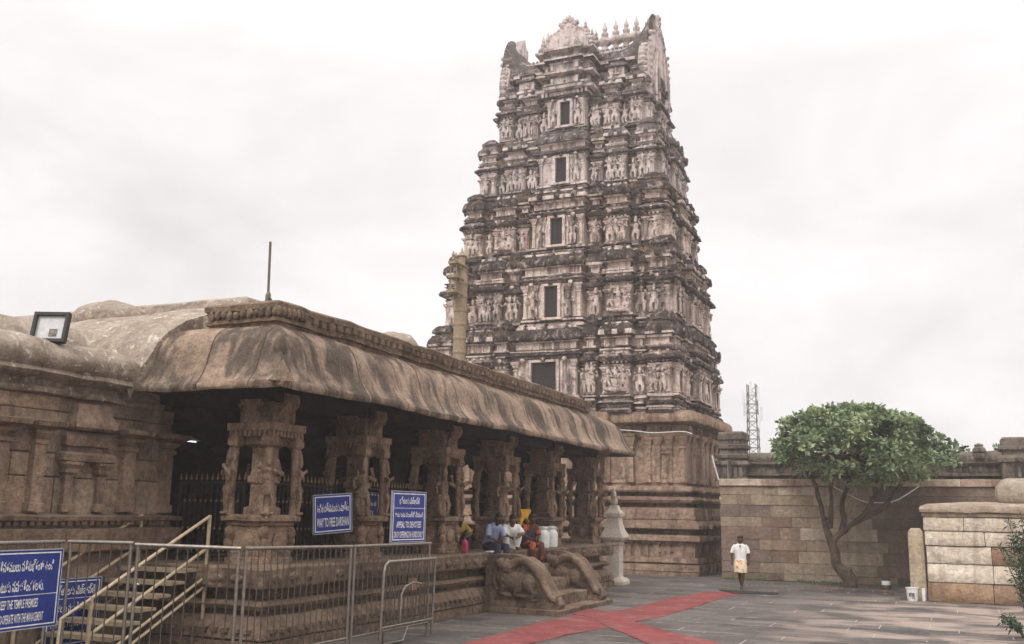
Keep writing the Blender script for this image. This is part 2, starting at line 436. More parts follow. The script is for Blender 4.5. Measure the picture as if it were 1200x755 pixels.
# carved bands and pilasters on the base
def face_front(u, v, z): return (XC+u, 37.55-v, z)
def face_right(u, v, z): return (XC+5.6+v, 41.0+u, z)
def pilaster(b, u, w, v0, z0, z1, pr=.09, mi=0):
    h = z1-z0
    b.loft(u-w/2, u+w/2, v0-.05, v0+pr, [(.03,z0,mi),(.03,z0+.06*h,mi),(0,z0+.07*h,mi),(0,z0+.72*h,mi),(.03,z0+.74*h,mi),(.03,z0+.78*h,mi),(-.01,z0+.8*h,mi),(.05,z0+.86*h,mi),(.05,z0+.89*h,mi),(.1,z0+.93*h,mi),(.12,z1,mi)], 2)
for xf, us, off in ((face_front, [-5.55,-5.1,-4.65,-4.25,-3.55,-2.6,-2.0,-1.2,1.2,2.0,2.6,3.55,4.25,4.65,5.1,5.6], 0), (face_right, [-3.3,-2.6,-1.7,-.9,0,.9,1.7,2.6,3.2], .06)):
    b.xf = xf
    for u in us:
        v = .17+off if abs(u) > 4.1 else (.16 if abs(u) > 2.3 else .44)
        if xf is face_right: v = .02 if abs(u) > 1.75 else .2
        pilaster(b, u, .2, v, 3.45, 5.2, .10)
        pilaster(b, u, .16, v+.36, .68, 1.22, .07)
    for i in range(62 if xf is face_front else 34):
        u = (-6.1+i*.2) if xf is face_front else (-3.3+i*.2)
        v = .17 if abs(u) > 4.1 else (.14 if 2.5 < abs(u) < 3.6 else (.42 if abs(u) < 2 else .05))
        if xf is face_right: v = .02 if abs(u) > 1.75 else .2
        b.ell((u, v+.55, .28), .075, .04, .07, 6, 4)
        b.ell((u, v+.56, 1.82), .08, .05, .09, 6, 4)
        if i % 2 == 0:
            b.box(u-.06, u+.06, v+.30, v+.38, 2.24, 2.44); b.box(u-.05, u+.05, v-.1, v+.06, 5.42, 5.6)
    # niches with little roofs
    for u in ((-5.0,-3.1,-.0,3.1,5.0) if xf is face_front else (-2.1,0,2.1)):
        v = .17 if abs(u) > 4.1 else (.14 if abs(u) > 2.3 else .42)
        if xf is face_right: v = .05 if abs(u) > 1.75 else .22
        b.box(u-.22, u+.22, v-.03, v+.07, 3.6, 3.72); b.box(u-.24, u+.24, v-.03, v+.12, 4.55, 4.64)
        b.ell((u, v+.02, 4.72), .2, .08, .16, 8, 6); b.ell((u, v+.02, 4.02), .16, .06, .26, 8, 6)
        b.box(u-.2, u-.13, v-.03, v+.05, 3.72, 4.55); b.box(u+.13, u+.2, v-.03, v+.05, 3.72, 4.55)
        for k in range(3): b.ell((u-.25+.25*k, v+.38, .95), .09, .05, .13, 8, 5)
T('stone_base', b, [M['brown']], [(.025, 1.9), (.014, 6), (.006, 18)])

TIERS = [ # z0, z1, half x, half y, centre y, door z0, z1, door half width, centre projection
    (6.1, 9.5, 5.25, 3.75, 41.0, 6.95, 8.3, .55, .2),
    (9.5, 12.85, 4.98, 3.05, 41.2, 10.25, 11.75, .30, .36),
    (12.85, 15.9, 4.5, 2.6, 41.45, 13.6, 14.95, .28, .5),
    (15.9, 18.75, 4.08, 2.2, 41.65, 16.55, 17.85, .26, .62),
    (18.75, 21.6, 3.4, 1.75, 41.8, 19.4, 20.75, .24, .74)]
rt_ = random.Random(11)
def tier_prof(z0, h, p, roof, rnd):
    """profile of one bay of a storey: dark mouldings (1), pale wall (0)"""
    big = roof == 'big'
    dz = rnd.uniform(-.035, .035)*h if p and not big else 0
    if big: roof = 'sala'
    rm = lambda a: a if not big or a < .5 else (.67+(a-.55)*.52 if a < .81 else a)
    j = lambda a: rm(a)*h + rnd.uniform(-.01, .01)*h + z0 + dz
    k = rnd.uniform(.62, .95)
    q = lambda: 1 if rnd.random() < .68 else 0
    P = [(.18*k,z0,1),(.18*k,j(.035),q()),(.06,j(.04),0),(.06,j(.06),1),(.14*k,j(.063),q()),(.16*k,j(.085),0),(.09,j(.09),1),(.24*k,j(.105),1),(.27*k,j(.125),q()),(.18*k,j(.15),0),(.02,j(.155),0),(.02,j(.18),1),(.16*k,j(.185),q()),(.16*k,j(.20),0),(.11*k,j(.205),0),(.11*k,j(.225),q()),
         (0,j(.235),0),(0,j(.55),0),(.06,j(.555),0),(.09,j(.575),q()),(.02,j(.58),1),(.02,j(.60),0),(.12,j(.615),1),(.30*k,j(.628),1),(.34*k,j(.645),1),(.28*k,j(.675),q()),(.12*k,j(.70),0),
         (.0,j(.705),0),(.0,j(.735),q()),(.14*k,j(.74),q()),(.15*k,j(.755),0),(.05,j(.76),1),(.05,j(.775),0),(.13*k,j(.78),q()),(.13*k,j(.795),0),(-.08,j(.80),0),(-.08,j(.885),0)]
    if roof == 'sala':  P += [(.06,j(.89),0),(.08,j(.905),1),(.22*k,j(.912),1),(.24*k,j(.935),q()),(.21*k,j(.985),1),(.11*k,j(1.03),1),(-.05,j(1.06),0),(-.07,j(1.085),1),(-.25,j(1.10),1)]
    elif roof == 'kuta': P += [(.05,j(.89),0),(.07,j(.91),1),(.18*k,j(.917),q()),(.21*k,j(.95),1),(.17*k,j(1.0),1),(.04,j(1.05),q()),(-.10,j(1.065),1),(-.12,j(1.10),0),(.0,j(1.11),1),(-.02,j(1.15),1),(-.16,j(1.2),1)]
    else: P += [(.06,j(.895),q()),(.1,j(.92),1),(0,j(.97),1),(-.1,j(1.0),1)]
    return P
NSTAT = [0]
for ti, (z0, z1, hx, hy, yc, dz0, dz1, dw, cp) in enumerate(TIERS):
    h = z1-z0; up = ti >= 3; dz1 = min(dz1, z0+.64*h); dz0 = max(dz0, z0+.235*h)
    b = MB()
    b.loft(XC-hx+.16, XC+hx-.16, yc-hy+.16, yc+hy-.16, [(o*.6, z, mm) for o, z, mm in tier_prof(z0, h, 0, None, random.Random(1))], .8)
    k = hx/5.5
    faces = [(lambda u, v, z, hy=hy, yc=yc: (XC+u, yc-hy-v, z), hx, 'front'), (lambda u, v, z, hx=hx, yc=yc: (XC+hx+v, yc+u, z), hy, 'right'),
             (lambda u, v, z, hx=hx, yc=yc: (XC-hx-v, yc-u, z), hy, 'left'), (lambda u, v, z, hy=hy, yc=yc: (XC-u, yc+hy+v, z), hx, 'back')]
    for xf, hw, side in faces:
        b.xf = xf
        if hw == hx:
            bays = [(-1.0,-.845,.22,'kuta'),(-.785,-.745,-.02,None),(-.69,-.48,.26,'sala'),(-.415,-.325,.2,'kuta'),(-.265,.265,cp,'big'),(.325,.415,.21,'kuta'),(.48,.69,.27,'sala'),(.745,.785,-.01,None),(.845,1.0,.23,'kuta')]
        else:
            bays = [(-1.0,-.77,.2,'kuta'),(-.66,-.44,.12,'kuta'),(-.3,.3,.36,'sala'),(.44,.66,.13,'kuta'),(.77,1.0,.21,'kuta')]
        rb = random.Random(ti*7+len(side)); jb = [rb.uniform(-.012, .012) for _ in range(len(bays)*2)]; hf = len(bays)//2
        for bi, (a0, a1, pr, roof) in enumerate(bays):
            q0, q1 = (jb[bi*2], jb[bi*2+1]) if bi not in (0, hf, len(bays)-1) else (0, 0)
            u0, u1 = (a0+q0)*hw, (a1+q1)*hw
            rnd = random.Random(int(ti*100+round(abs(a0+a1)*50)))
            prof = tier_prof(z0, h, pr, roof, rnd)
            if a0 == -1.0: u0 += .02
            b.loft(u0, u1, -.6, pr, prof, .45, True)
            w = u1-u0; zw0, zw1 = z0+.235*h, z0+(.66 if roof == 'big' else .545)*h
            if side == 'back': continue
            # pilasters
            npil = 2 if w < 1.3*k else (3 if w < 2 else 6)
            for i in range(npil):
                u = u0+.1+(w-.2)*i/(npil-1)
                if roof == 'big' and abs(u) < dw+.25: continue
                if w > .3: pilaster(b, u, .13*k+.02, pr, zw0, zw1, .08, 0)
            # dentils below the cornice, little arched gables on the roof, stupi
            nd = int(w/.16)
            for i in range(nd):
                u = u0+(i+.5)*w/nd
                b.box(u-.035, u+.035, pr, pr+.11, z0+(.69 if roof == 'big' else .59)*h, z0+(.702 if roof == 'big' else .613)*h, 0)
                if i % 2 == 0: b.box(u-.05, u+.05, pr, pr+.08, z0+(.752 if roof == 'big' else .71)*h, z0+(.764 if roof == 'big' else .732)*h, 0)
            uc = (u0+u1)/2
            for i in range(max(2, int(w/.28))):
                u = u0+.08+(w-.16)*i/(max(2, int(w/.28))-1)
                b.box(u-.035, u+.035, pr-.1, pr-.03, z0+.80*h, z0+.885*h, 0)
            if roof != 'big' and w > .3:     # miniature wall shrine: slab, two posts, little roof
                for u in ((uc,) if w < 1.2 else (uc-.3*w, uc+.3*w)):
                    ww = min(.16, w*.2)
                    b.box(u-ww-.04, u+ww+.04, pr, pr+.12, z0+.475*h, z0+.49*h, 1); b.box(u-ww, u+ww, pr, pr+.1, z0+.493*h, z0+.515*h, 0)
                    b.ell((u, pr+.03, z0+.522*h), ww*.8, .07, .03*h, 7, 4, 1)
            if roof in ('sala', 'big', 'kuta') and w > .5:
                n = 1 if roof == 'kuta' else (2 if roof == 'sala' else 3)
                for i in range(n):
                    u = u0+w*(i+.5)/n
                    b.ell((u, pr+.2, z0+.97*h), .17*k, .07, .21*k, 9, 6, 1)
                    b.ell((u, pr+.24, z0+.672*h), .12*k, .05, .10*k, 8, 5, int(i % 2))
                    b.lathe((u, pr-.1, z0+1.07*h), [(.10,-.08),(.12,0),(.05,.06),(.09,.12),(.03,.2),(.01,.3)], 7, 1)
    T('storey', b, [M['plaster_up'], M['blackened_up']] if up else [M['plaster'], M['blackened']], JT, 36)
    # doorway
    xf = faces[0][0]
    fr = MB(xf)
    for s in (-1, 1):
        fr.box(s*dw if s > 0 else -dw-.13, dw+.13 if s > 0 else -dw, cp-.05, cp+.2, dz0-.02, dz1+.1)
        fr.box(s*(dw+.13)+(.02 if s > 0 else -.12), s*(dw+.13)+(.12 if s > 0 else -.02), cp-.05, cp+.10, dz0-.02, dz1+.06)
    fr.box(-dw, dw, cp-.05, cp+.2, dz1, dz1+.1); fr.box(-dw-.2, dw+.2, cp-.05, cp+.3, dz0-.12, dz0-.02)
    fo = T('doorway', fr, [M['plaster_up' if up else 'plaster']], [(.008, 6)])
    dp = MB(xf); dp.box(-dw, dw, cp-.02, cp+.05, dz0-.02, dz1); dp.box(-.012, .012, cp+.05, cp+.062, dz0, dz1); dp.box(-dw, dw, cp+.05, cp+.06, dz0+.55*(dz1-dz0), dz0+.59*(dz1-dz0))
    dp.build('opening_shade_panel', [M['opening']], fo)  # dark panel fills the doorway in place of an unlit hole
    # carved figures between the pilasters
    zf = z0+.24*h; rnd = random.Random(ti+40)
    mt = M['plaster_up'] if up else M['plaster']
    spots = []
    for s in (-1, 1):
        spots += [(s*(dw+.55*k), cp+.12), (s*(.39*hx), .36), (s*.35*hx, .36), (s*.525*hx, .38), (s*.585*hx, .40), (s*.645*hx, .38), (s*.765*hx, .14), (s*.89*hx, .36), (s*.955*hx, .35)]
    for u, v in spots:
        if rnd.random() < .09: continue      # lost figures
        u += rnd.uniform(-.04, .04)
        x, y, z = xf(u, v, zf)
        kind = 'sit%d' % rnd.randrange(3) if abs(abs(u)-.585*hx) < .01 else 'stand%d' % rnd.randrange(5)
        sc = (.36*h)/(1.25 if 'stand' in kind else .95)*rnd.uniform(.85, 1.05)
        place_figure('carved_figure', kind, (x-XC, y-41.0, z), sc, rnd.uniform(-.3, .3), tower, mt); NSTAT[0] += 1
    xr = faces[1][0]
    for u, v in ((-.87*hy, .3), (-.54*hy, .2), (.1*hy, .4), (.54*hy, .2), (.87*hy, .3)):
        x, y, z = xr(u, v, zf)
        if NSTAT[0] >= 99: break
        place_figure('carved_figure', 'stand%d' % rnd.randrange(5), (x-XC, y-41.0, z), .36*h/1.25, pi/2+rnd.uniform(-.3, .3), tower, mt); NSTAT[0] += 1

# dry grass tufts rooted on the ledges
b = MB(); rw = random.Random(31)
for ti, (z0, z1, hx, hy, yc, *_r) in enumerate(TIERS[:4]):
    h = z1-z0
    for i in range(26):
        u0 = rw.uniform(-.95, .95)*hx; zz = z0+h*rw.choice([.72, 1.02, 1.02]); n0 = rw.randrange(6, 16)
        if noise.noise((u0*.7, ti*3.1, 2)) < .0: continue
        for k in range(n0):
            x = XC+u0+rw.gauss(0, .12); y = yc-hy-.32+rw.uniform(-.08, .1); d = Vector((rw.gauss(0, .4), rw.gauss(-.3, .3), 1)).normalized()*rw.uniform(.1, .34); q = rw.uniform(0, .5); b.tone = (q, q, q)
            b.add([(x-.02, y, zz-.05), (x+.02, y, zz-.05), (x+d.x, y+d.y, zz+d.z)], [(0, 1, 2)])
o = b.build('ledge_weeds', [M['leafdry']], tower, smooth=None, recalc=False); o['kind'] = 'stuff'
# crowning barrel roof
YC = 41.8
b = MB()
b.loft(XC-3.3, XC+3.3, YC-1.35, YC+1.35, [(.1,21.3,0),(.1,21.45,1),(.32,21.5,1),(.34,21.6,1),(.2,21.72,0),(-.05,21.73,0),(-.05,22.35,1),(.1,22.4,1)], .5)
def barrel_section(x, sc, zt):
    r = []
    for i in range(17):
        t = pi*i/16; a = cos(t); c = sin(t)
        wid = 1.62*sc*(abs(a)**.8)*(1 if a > 0 else -1); zz = 22.5 + (zt-22.5)*(c**.85)
        r.append((x, YC+wid, zz))
    r += [(x, YC-1.5*sc, 22.38), (x, YC+1.5*sc, 22.38)]
    return r
R = []
for i in range(29):
    x = -3.6+7.2*i/28
    e = max(0, (abs(x)-2.1)/1.5)
    R.append(barrel_section(XC+x, 1+.1*e*e, 23.72+1.55*e**2.2))
b.rings(R, 1)
for s in (-1, 1):   # ridge moulding
    b.box(XC-2.9 if s < 0 else XC+.9, XC-.9 if s < 0 else XC+2.9, YC-.16, YC+.16, 23.68, 23.86, 0)
    for yy, zz in ((-1.62, 22.62), (-1.30, 23.28)):
        b.box(XC-3.0 if s < 0 else XC+1.1, XC-1.1 if s < 0 else XC+3.0, YC+yy-.09, YC+yy+.2, zz-.07, zz+.07, 0)
    # diamond net on the vault, little shrine against it
    for i in range(9):
        for q in range(4):
            x = s*(1.15+i*.21); t = .35+q*.17
            b.ell((XC+x+(q % 2)*.1, YC-1.6*cos(t*1.2)**.8, 22.55+1.2*sin(t*1.2)**.85), .07, .05, .07, 5, 4, 1)
    x = XC+s*2.2
    b.loft(x-.42, x+.42, YC-2.0, YC-1.2, [(.06,21.6,0),(.06,21.72,0),(-.04,21.75,0),(-.04,22.15,1),(.08,22.18,1),(.08,22.28,0),(-.1,22.32,0),(-.12,22.5,1),(.0,22.52,1),(-.25,22.72,1)], .4)
    place_figure('carved_figure', 'sit%d' % (s % 3), (x-XC, YC-2.0-41.0, 21.75), .5, 0, tower, M['plaster_up'])
T('barrel_roof', b, [M['plaster_up'], M['blackened_up']], [(.03, 2.5), (.015, 8)])

# horseshoe gables with flaring crests at both ends
def gable(s):
    b = MB(lambda y, z, t: (XC+s*(3.45+t), YC+y, z))
    out = [(-1.45, 20.6), (-1.75, 21.4), (-1.9, 22.2), (-1.75, 23.0), (-1.3, 23.75), (-.75, 24.3), (-.62, 24.85), (-.42, 24.72), (-.25, 25.25), (-.08, 25.05), (.12, 25.5), (.25, 25.1), (.45, 25.0), (.55, 24.5),
           (.75, 24.3), (1.3, 23.75), (1.75, 23.0), (1.9, 22.2), (1.75, 21.4), (1.45, 20.6)]
    b.prism(out, lambda p, q, t: (p, q, t), -.25, .22)
    inn = [(p*.74, 21+(q-21)*.74) for p, q in out if q < 24.4]
    b.prism(inn, lambda p, q, t: (p, q, t), .22, .34)
    for i in range(30):     # scalloped rim
        t = -.15+pi*1.3*i/29-.2
        y, z = -cos(t)*1.92, 22.3+sin(t)*1.75
        if z > 24.0 or z < 20.7: continue
        b.ell((y, z, .0), .13, .15, .2, 6, 5)
    for (y, z, r) in ((0,24.95,.3),(-.3,24.65,.22),(.3,24.65,.22),(-.55,24.45,.18),(.55,24.45,.18),(0,24.5,.3),(.1,25.25,.17),(-.15,25.15,.13),(-.9,24.1,.16),(.9,24.1,.16)):
        b.ell((y, z, .12), r*.8, r, .22, 7, 5)
    for y in (-1.1, -.55, .55, 1.1): b.tube([(y, 20.9, .36), (y*.95, 22.3, .36), (y*.6, 23.5, .36)], [.1, .08, .05], 6)
    for i in range(9):
        q = 21.2+i*.33; b.ell((-1.62+.02*i, q, .24), .1, .12, .12, 6, 4); b.ell((1.62-.02*i, q, .24), .1, .12, .12, 6, 4)
    return b
for s in (-1, 1):
    g = gable(s); T('horseshoe_gable', g, [M['plaster_up']], [(.04, 2.2), (.02, 8)], 45)
    c = MB(); c.box(XC+s*3.79-.06, XC+s*3.79+.06, YC-.32, YC+.32, 21.0, 22.1)
    T('gable_niche', c, [M['opening']])  # niche shade drawn as a dark box

# central dormer: stepped cornices, arched gable, crest
b = MB()
b.loft(XC-1.05, XC+1.05, 39.35, 41.8, [(.06,20.9,0),(.08,21.02,1),(.16,21.04,0),(0.34,21.10,0),(0.36,21.22,1),(.2,21.36,1),(.04,21.38,0),(.04,21.72,0),(.10,21.73,1),(.12,21.82,0),(0.34,21.86,0),(0.34,21.96,1),(.1,22.06,1),(.03,22.08,0),(.03,22.38,0),(.1,22.39,0),(.12,22.46,1),(0.36,22.52,0),(0.34,22.62,1),(.1,22.70,1),(.04,22.72,0),(.04,22.88,0),(.16,22.92,0),(0.38,22.98,0),(0.38,23.08,1),(.2,23.14,0)], .5)
b.loft(XC-.62, XC+.62, 39.1, 40, [(.06,20.9,0),(.08,21.02,1),(.16,21.04,0),(0.3,21.10,0),(0.32,21.22,1),(.2,21.36,1),(.04,21.38,0),(.04,21.72,0),(.10,21.73,1),(.12,21.82,0),(0.3,21.86,0),(0.3,21.96,1),(.1,22.06,1),(.03,22.08,0),(.03,22.38,0),(.1,22.39,0),(.12,22.46,1),(0.32,22.52,0),(0.3,22.62,1),(.1,22.70,1),(.04,22.72,0),(.04,22.88,0),(.16,22.92,0),(0.34,22.98,0),(0.34,23.08,1),(.2,23.14,0)], .5)
for x in (-.95,-.6,.6,.95):
    for zz in (21.4, 22.1): b.box(XC+x-.06, XC+x+.06, 38.98 if abs(x) < .7 else 39.24, 39.4, zz, zz+.3, 0)
for i in range(12): b.box(XC-1.1+i*.19, XC-1.0+i*.19, 39.0, 39.4, 20.86, 21.06, 0)
T('dormer', b, [M['plaster_up'], M['blackened_up']], [(.012, 2.5), (.008, 8)])
b = MB(lambda x, z, t: (XC+x, 39.6+t, z))
arch = [(1.05*cos(t)*(1.08 if 0.25 < t < pi-.25 else .95), 23.2+1.02*sin(t)+.12) for t in [(-.12+(pi+.24)*i/24) for i in range(25)]]
b.prism(arch, lambda p, q, t: (p, q, t), -.2, 1.4)
inn = [(p*.62, 23.15+(q-23.15)*.62) for p, q in arch]
b.prism(inn, lambda p, q, t: (p, q, t), -.32, -.2)
for i in range(17):
    t = -.05+(pi+.1)*i/16; b.ell((1.12*cos(t), 23.3+1.04*sin(t), -.1), .12, .13, .14, 6, 5)
b.ell((0, 23.55, -.3), .22, .3, .12, 8, 6)
for (x, z, r) in ((0,24.35,.3),(-.28,24.55,.17),(.28,24.55,.17),(-.16,24.72,.15),(.16,24.72,.15),(0,24.85,.14),(-.42,24.6,.1),(.42,24.6,.1),(-.9,24.05,.14),(.9,24.05,.14)):
    b.ell((x, z, -.05), r, r*1.1, .14, 8, 6)
T('dormer_gable', b, [M['plaster_up']], [(.04, 3), (.025, 9)], 50)

# finials
def finial(x, y, z, s=1.0):
    b = MB(); b.lathe((x, y, z), [(q*s, w*s) for q, w in ((.20,-.1),(.22,.05),(.12,.14),(.10,.24),(.24,.34),(.27,.44),(.2,.56),(.08,.62),(.14,.70),(.14,.78),(.05,.84),(.09,.92),(.1,.98),(.04,1.12),(.005,1.3))], 12)
    T('finial', b, [M['plaster_up']], None, 50)
for x in (-1.9, 1.05, 1.6, 2.12, 2.62): finial(XC+x, YC-.1, 23.95, 1.25)
finial(XC-1.32, 39.7, 23.1, .95); finial(XC+1.25, 39.8, 23.1, .85)
finial(XC+.45, 40.6, 24.3, .75); finial(XC+.75, 40.7, 24.05, .6)
# ------------------------------------------------------------------ pavilion (pillared hall)
hall = empty('pillared_pavilion', (-14, 21, 0))
tag(hall, 'long low stone pavilion with carved pillars and a heavy rain-streaked curved eave', 'pavilion')
FZ = 1.3
def worn(*_): return [(.018, 1.6), (.011, 6), (.006, 18)]
b = MB()
b.loft(-22, -10.2, 13.2, 29.8, [(.45,0),(.45,.17),(.38,.175),(.38,.205),(.44,.21),(.43,.3),(.30,.50),(.28,.53),(.16,.54),(.16,.62),(.29,.63),(.34,.70),(.27,.77),(.08,.78),(.08,.95),(.34,.955),(.40,.965),(.42,1.0),(.42,1.265),(.39,1.3),(.2,1.302)], .35)
rr = random.Random(5)
for i in range(75):
    y = 13.0+i*.225; b.box(-9.81, -9.73, y, y+.13, .30, .36)
    if i % 2 == 0 and rr.random() < .8: b.ell((-9.78, y+.1, 1.12), .05, .15, .07, 7, 5)
for i in range(12):
    x = -12.4+i*.21; b.box(x, x+.12, 12.72, 12.82, .30, .36)
    if i % 2 == 0: b.ell((x, 12.78, 1.12), .15, .05, .07, 7, 5)
b.build('plinth', [M['plinth']], hall, jit=worn(), smooth=30)

b = MB(); b.box(-22, -10.25, 13.0, 30.2, 4.13, 4.5)
for y in (13.5, 16.45, 19.8, 23.0, 26.2, 29.4): b.box(-21.5, -10.1, y-.3, y+.3, 3.95, 4.128)
b.box(-10.9, -10.15, 13.1, 29.9, 3.98, 4.135); b.box(-14, -13.4, 13.3, 29.9, 3.9, 4.132)
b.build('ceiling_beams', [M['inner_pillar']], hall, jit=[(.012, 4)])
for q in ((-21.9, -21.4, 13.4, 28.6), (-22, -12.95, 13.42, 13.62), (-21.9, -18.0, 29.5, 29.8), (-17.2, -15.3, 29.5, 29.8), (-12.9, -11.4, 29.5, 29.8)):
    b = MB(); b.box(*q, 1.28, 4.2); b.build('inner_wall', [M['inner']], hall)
b = MB()
b.loft(-21.9, -10.0, 13.0, 30.5, [(-.3,4.28),(.3,4.2),(.60,4.07),(.66,4.06),(.69,4.10),(.69,4.17),(.61,4.25),(.53,4.36),(.46,4.5),(.415,4.66),(.37,4.82),(.29,4.97),(.18,5.09),(.04,5.18),(-.1,5.22)], .3)
b.build('curved_eave', [M['eave']], hall, jit=[(.045, .8), (.02, 3), (.009, 14)], smooth=45)
b = MB()   # carved corner leaf and lotus roundel on the eave
b.prism([(-.2,0),(.2,0),(.12,.12),(.0,.34),(-.12,.12)], lambda p, q, t: (-9.36+p*.7+t*.7, 12.36+p*.7-t*.7, 4.14+q), -.05, .05)
b.ell((-9.64, 12.64, 4.74), .1, .1, .2, 10, 7)
b.build('eave_ornament', [M['eave']], hall, jit=[(.02, 8)], smooth=60)
FP = [(-.02,5.1),(.0,5.25),(.05,5.26),(.05,5.32),(.02,5.33),(.03,5.47),(.06,5.48),(.07,5.57),(.04,5.60),(-.08,5.63)]
b = MB()
b.loft(-11.45, -10.0, 13.0, 13.6, FP, .25); b.loft(-10.6, -9.998, 13.3, 28.5, FP, .3)
rr = random.Random(3)
for i in range(11):
    x = -11.35+i*.135; b.ell((x, 12.93, 5.41+rr.uniform(-.02, .02)), .06, .05, rr.uniform(.06, .1), 7, 5)
for i in range(7):
    y = 12.95+i*.12; b.ell((-9.93, y, 5.42), .05, .055, .09, 7, 5)
for i in range(60): b.box(-9.93, -9.88, 13.9+i*.24, 14.02+i*.24, 5.36, 5.46)
b.build('roof_frieze', [M['plinth']], hall, jit=[(.035, 1.3), (.016, 5), (.007, 20)], smooth=34)
b = MB()
b.loft(-21.5, -10.3, 13.5, 29.6, [(.1,5.1),(.1,5.5),(-.2,5.6),(-1,5.64)], .5)
b.loft(-21, -11.8, 14.4, 27.2, [(.35,5.5),(.1,5.8),(.02,6.06),(-.1,6.12)], .5)
b.build('roof_slab', [M['plasterroof']], hall, jit=[(.03, 1.2), (.015, 6)], smooth=45)
# lime-plastered slope where the eave runs on behind the neighbouring hall
b = MB(); prof = [(12.36,4.03),(12.2,4.08),(12.2,4.24),(12.33,4.46),(12.45,4.70),(12.58,4.95),(12.78,5.2),(13.1,5.42),(13.6,5.66),(14.35,5.9),(14.9,5.94)]
R = []
for i, (y, z) in enumerate(prof):
    f = i/(len(prof)-1); xr = -12.45+.12*sin(f*7)+ (1.05*max(0, f-.25)**.8 if f > .25 else 0)
    R.append([(-18.5+(xr+18.5)*k/24, y+.02*sin(k*1.3), z+.03*sin(k*.9+f*3)) for k in range(25)])
top = R
vs = [p for r in R for p in r]+[(p[0], p[1]+.1, p[2]-.18) for r in R for p in r]
n = 25; m_ = len(R); fs = []
for i in range(m_-1):
    for k in range(24):
        a = i*n+k; fs.append((a, a+1, a+n+1, a+n)); c = a+m_*n; fs.append((c, c+n, c+n+1, c+1))
for i in range(m_-1):
    a = i*n+24; fs.append((a, a+m_*n, a+n+m_*n, a+n))
for k in range(24): fs.append((k, k+m_*n, k+1+m_*n, k+1))
b.add(vs, fs)
b.build('plastered_slope', [M['plasterroof']], hall, jit=[(.04, 1.5), (.02, 5), (.01, 15)], smooth=60)
for c, r in (((-15.1, 14.5, 5.72), (1.0, .75, .5)), ((-11.0, 18.5, 5.52), (.5, 1.0, .55))):
    b = MB(); b.ell(c, *r, 20, 12); b.build('roof_mound', [M['plasterroof']], hall, jit=[(.1, 1.1), (.04, 4), (.012, 14)], smooth=70)

# carved pillar: shaft with four corner colonnettes and attached figures
def frustum_cross(b, z0):
    sec = [(-.30,0),(.30,0),(.36,.05),(.38,.16),(.46,.22),(.56,.30),(.58,.38),(.55,.5),(-.55,.5),(-.58,.38),(-.56,.30),(-.46,.22),(-.38,.16),(-.36,.05)]
    b.prism(sec, lambda p, q, t: (p, t, z0+q), -.2, .2)
    b.prism([(p*.99, q-.003) for p, q in sec], lambda p, q, t: (t, p, z0+q), -.205, .205)
    b.box(-.36, .36, -.36, .36, z0-.01, z0+.495)
def make_pillar():
    p = empty('pillar', (0, 0, 0))
    PJ = [(.014, 5), (.007, 16)]
    b = MB(); b.loft(-.38, .38, -.38, .38, [(.05,0),(.05,.1),(.01,.12),(.03,.2),(0,.22),(0,.6),(.05,.63),(.05,.68)], .12)
    for sx in (-1, 1):
        for sy in (-1, 1):
            b.ell((sx*.38, sy*.38, .5), .11, .11, .13, 8, 6); b.ell((sx*.4, sy*.4, .34), .08, .08, .12, 8, 6)
        b.ell((sx*.4, 0, .36), .05, .17, .17, 10, 6); b.ell((0, sx*.4, .36), .17, .05, .17, 10, 6)
    b.build('base_block', [M['pillar']], p, jit=PJ, smooth=45, local=True)
    b = MB(); b.loft(-.44, .44, -.44, .44, [(.02,.68),(.07,.70),(.08,.76),(.04,.80)], .12); b.build('ledge_slab', [M['pillar']], p, jit=PJ, local=True)
    b = MB(); b.loft(-.22, .22, -.22, .22, [(.02,.79),(.02,.9),(-.05,.94),(-.05,1.3),(-.01,1.32),(-.01,1.42),(-.05,1.44),(-.05,1.9),(.06,1.96),(.06,2.1)], .15); b.build('shaft', [M['pillar']], p, jit=PJ, local=True)
    k = 0
    for sx, sy in ((-1,-1),(1,-1),(1,1),(-1,1)):
        b = MB(); b.tube([(sx*.42,sy*.42,.8),(sx*.415,sy*.415,1.1),(sx*.39,sy*.39,1.75),(sx*.38,sy*.38,1.93)], [.11,.085,.075,.075], 10)
        b.loft(sx*.38-.08, sx*.38+.08, sy*.38-.08, sy*.38+.08, [(0,1.9),(.04,1.94),(.04,2.02),(.02,2.1)], .1)
        b.build('colonnette', [M['pillar']], p, jit=PJ, smooth=50, local=True)
        f = place_figure('carved_figure', 'stand%d' % (k % 5), (sx*.45, sy*.45, .8), .9, atan2(sy, sx)+pi/2, p, M['pillar']); f.scale = (.78, .8, .88); k += 1
    b = MB(); b.loft(-.46, .46, -.46, .46, [(-.04,2.1),(-.04,2.17),(.06,2.175),(.06,2.29),(.02,2.30)], .2)
    for i in range(9):
        q = -.44+i*.11
        for s in (-1, 1): b.box(q-.035, q+.035, s*.46-.04, s*.46+.04, 2.08, 2.172); b.box(s*.46-.04, s*.46+.04, q-.034, q+.034, 2.078, 2.17)
    b.build('capital', [M['pillar']], p, jit=PJ, local=True)
    b = MB(); frustum_cross(b, 2.3); b.build('bracket', [M['pillar']], p, jit=PJ, smooth=40, local=True)
    return p
proto = make_pillar()
for i, y in enumerate((13.62, 16.5, 19.8, 23.0, 26.3, 29.75)):
    o = proto if i == 0 else copy_tree(proto, hall)
    o.parent = hall; o.location = (-10.55+14, y-21, FZ); o.scale = (.9, .9, 1)
b = MB(); b.loft(-.3, .3, -.3, .3, [(.12,0),(.12,.3),(0,.34),(0,1.0),(.06,1.03),(.06,1.2),(-.04,1.24),(-.04,1.9),(.06,1.95),(.06,2.2),(.2,2.3),(.3,2.66)], .3)
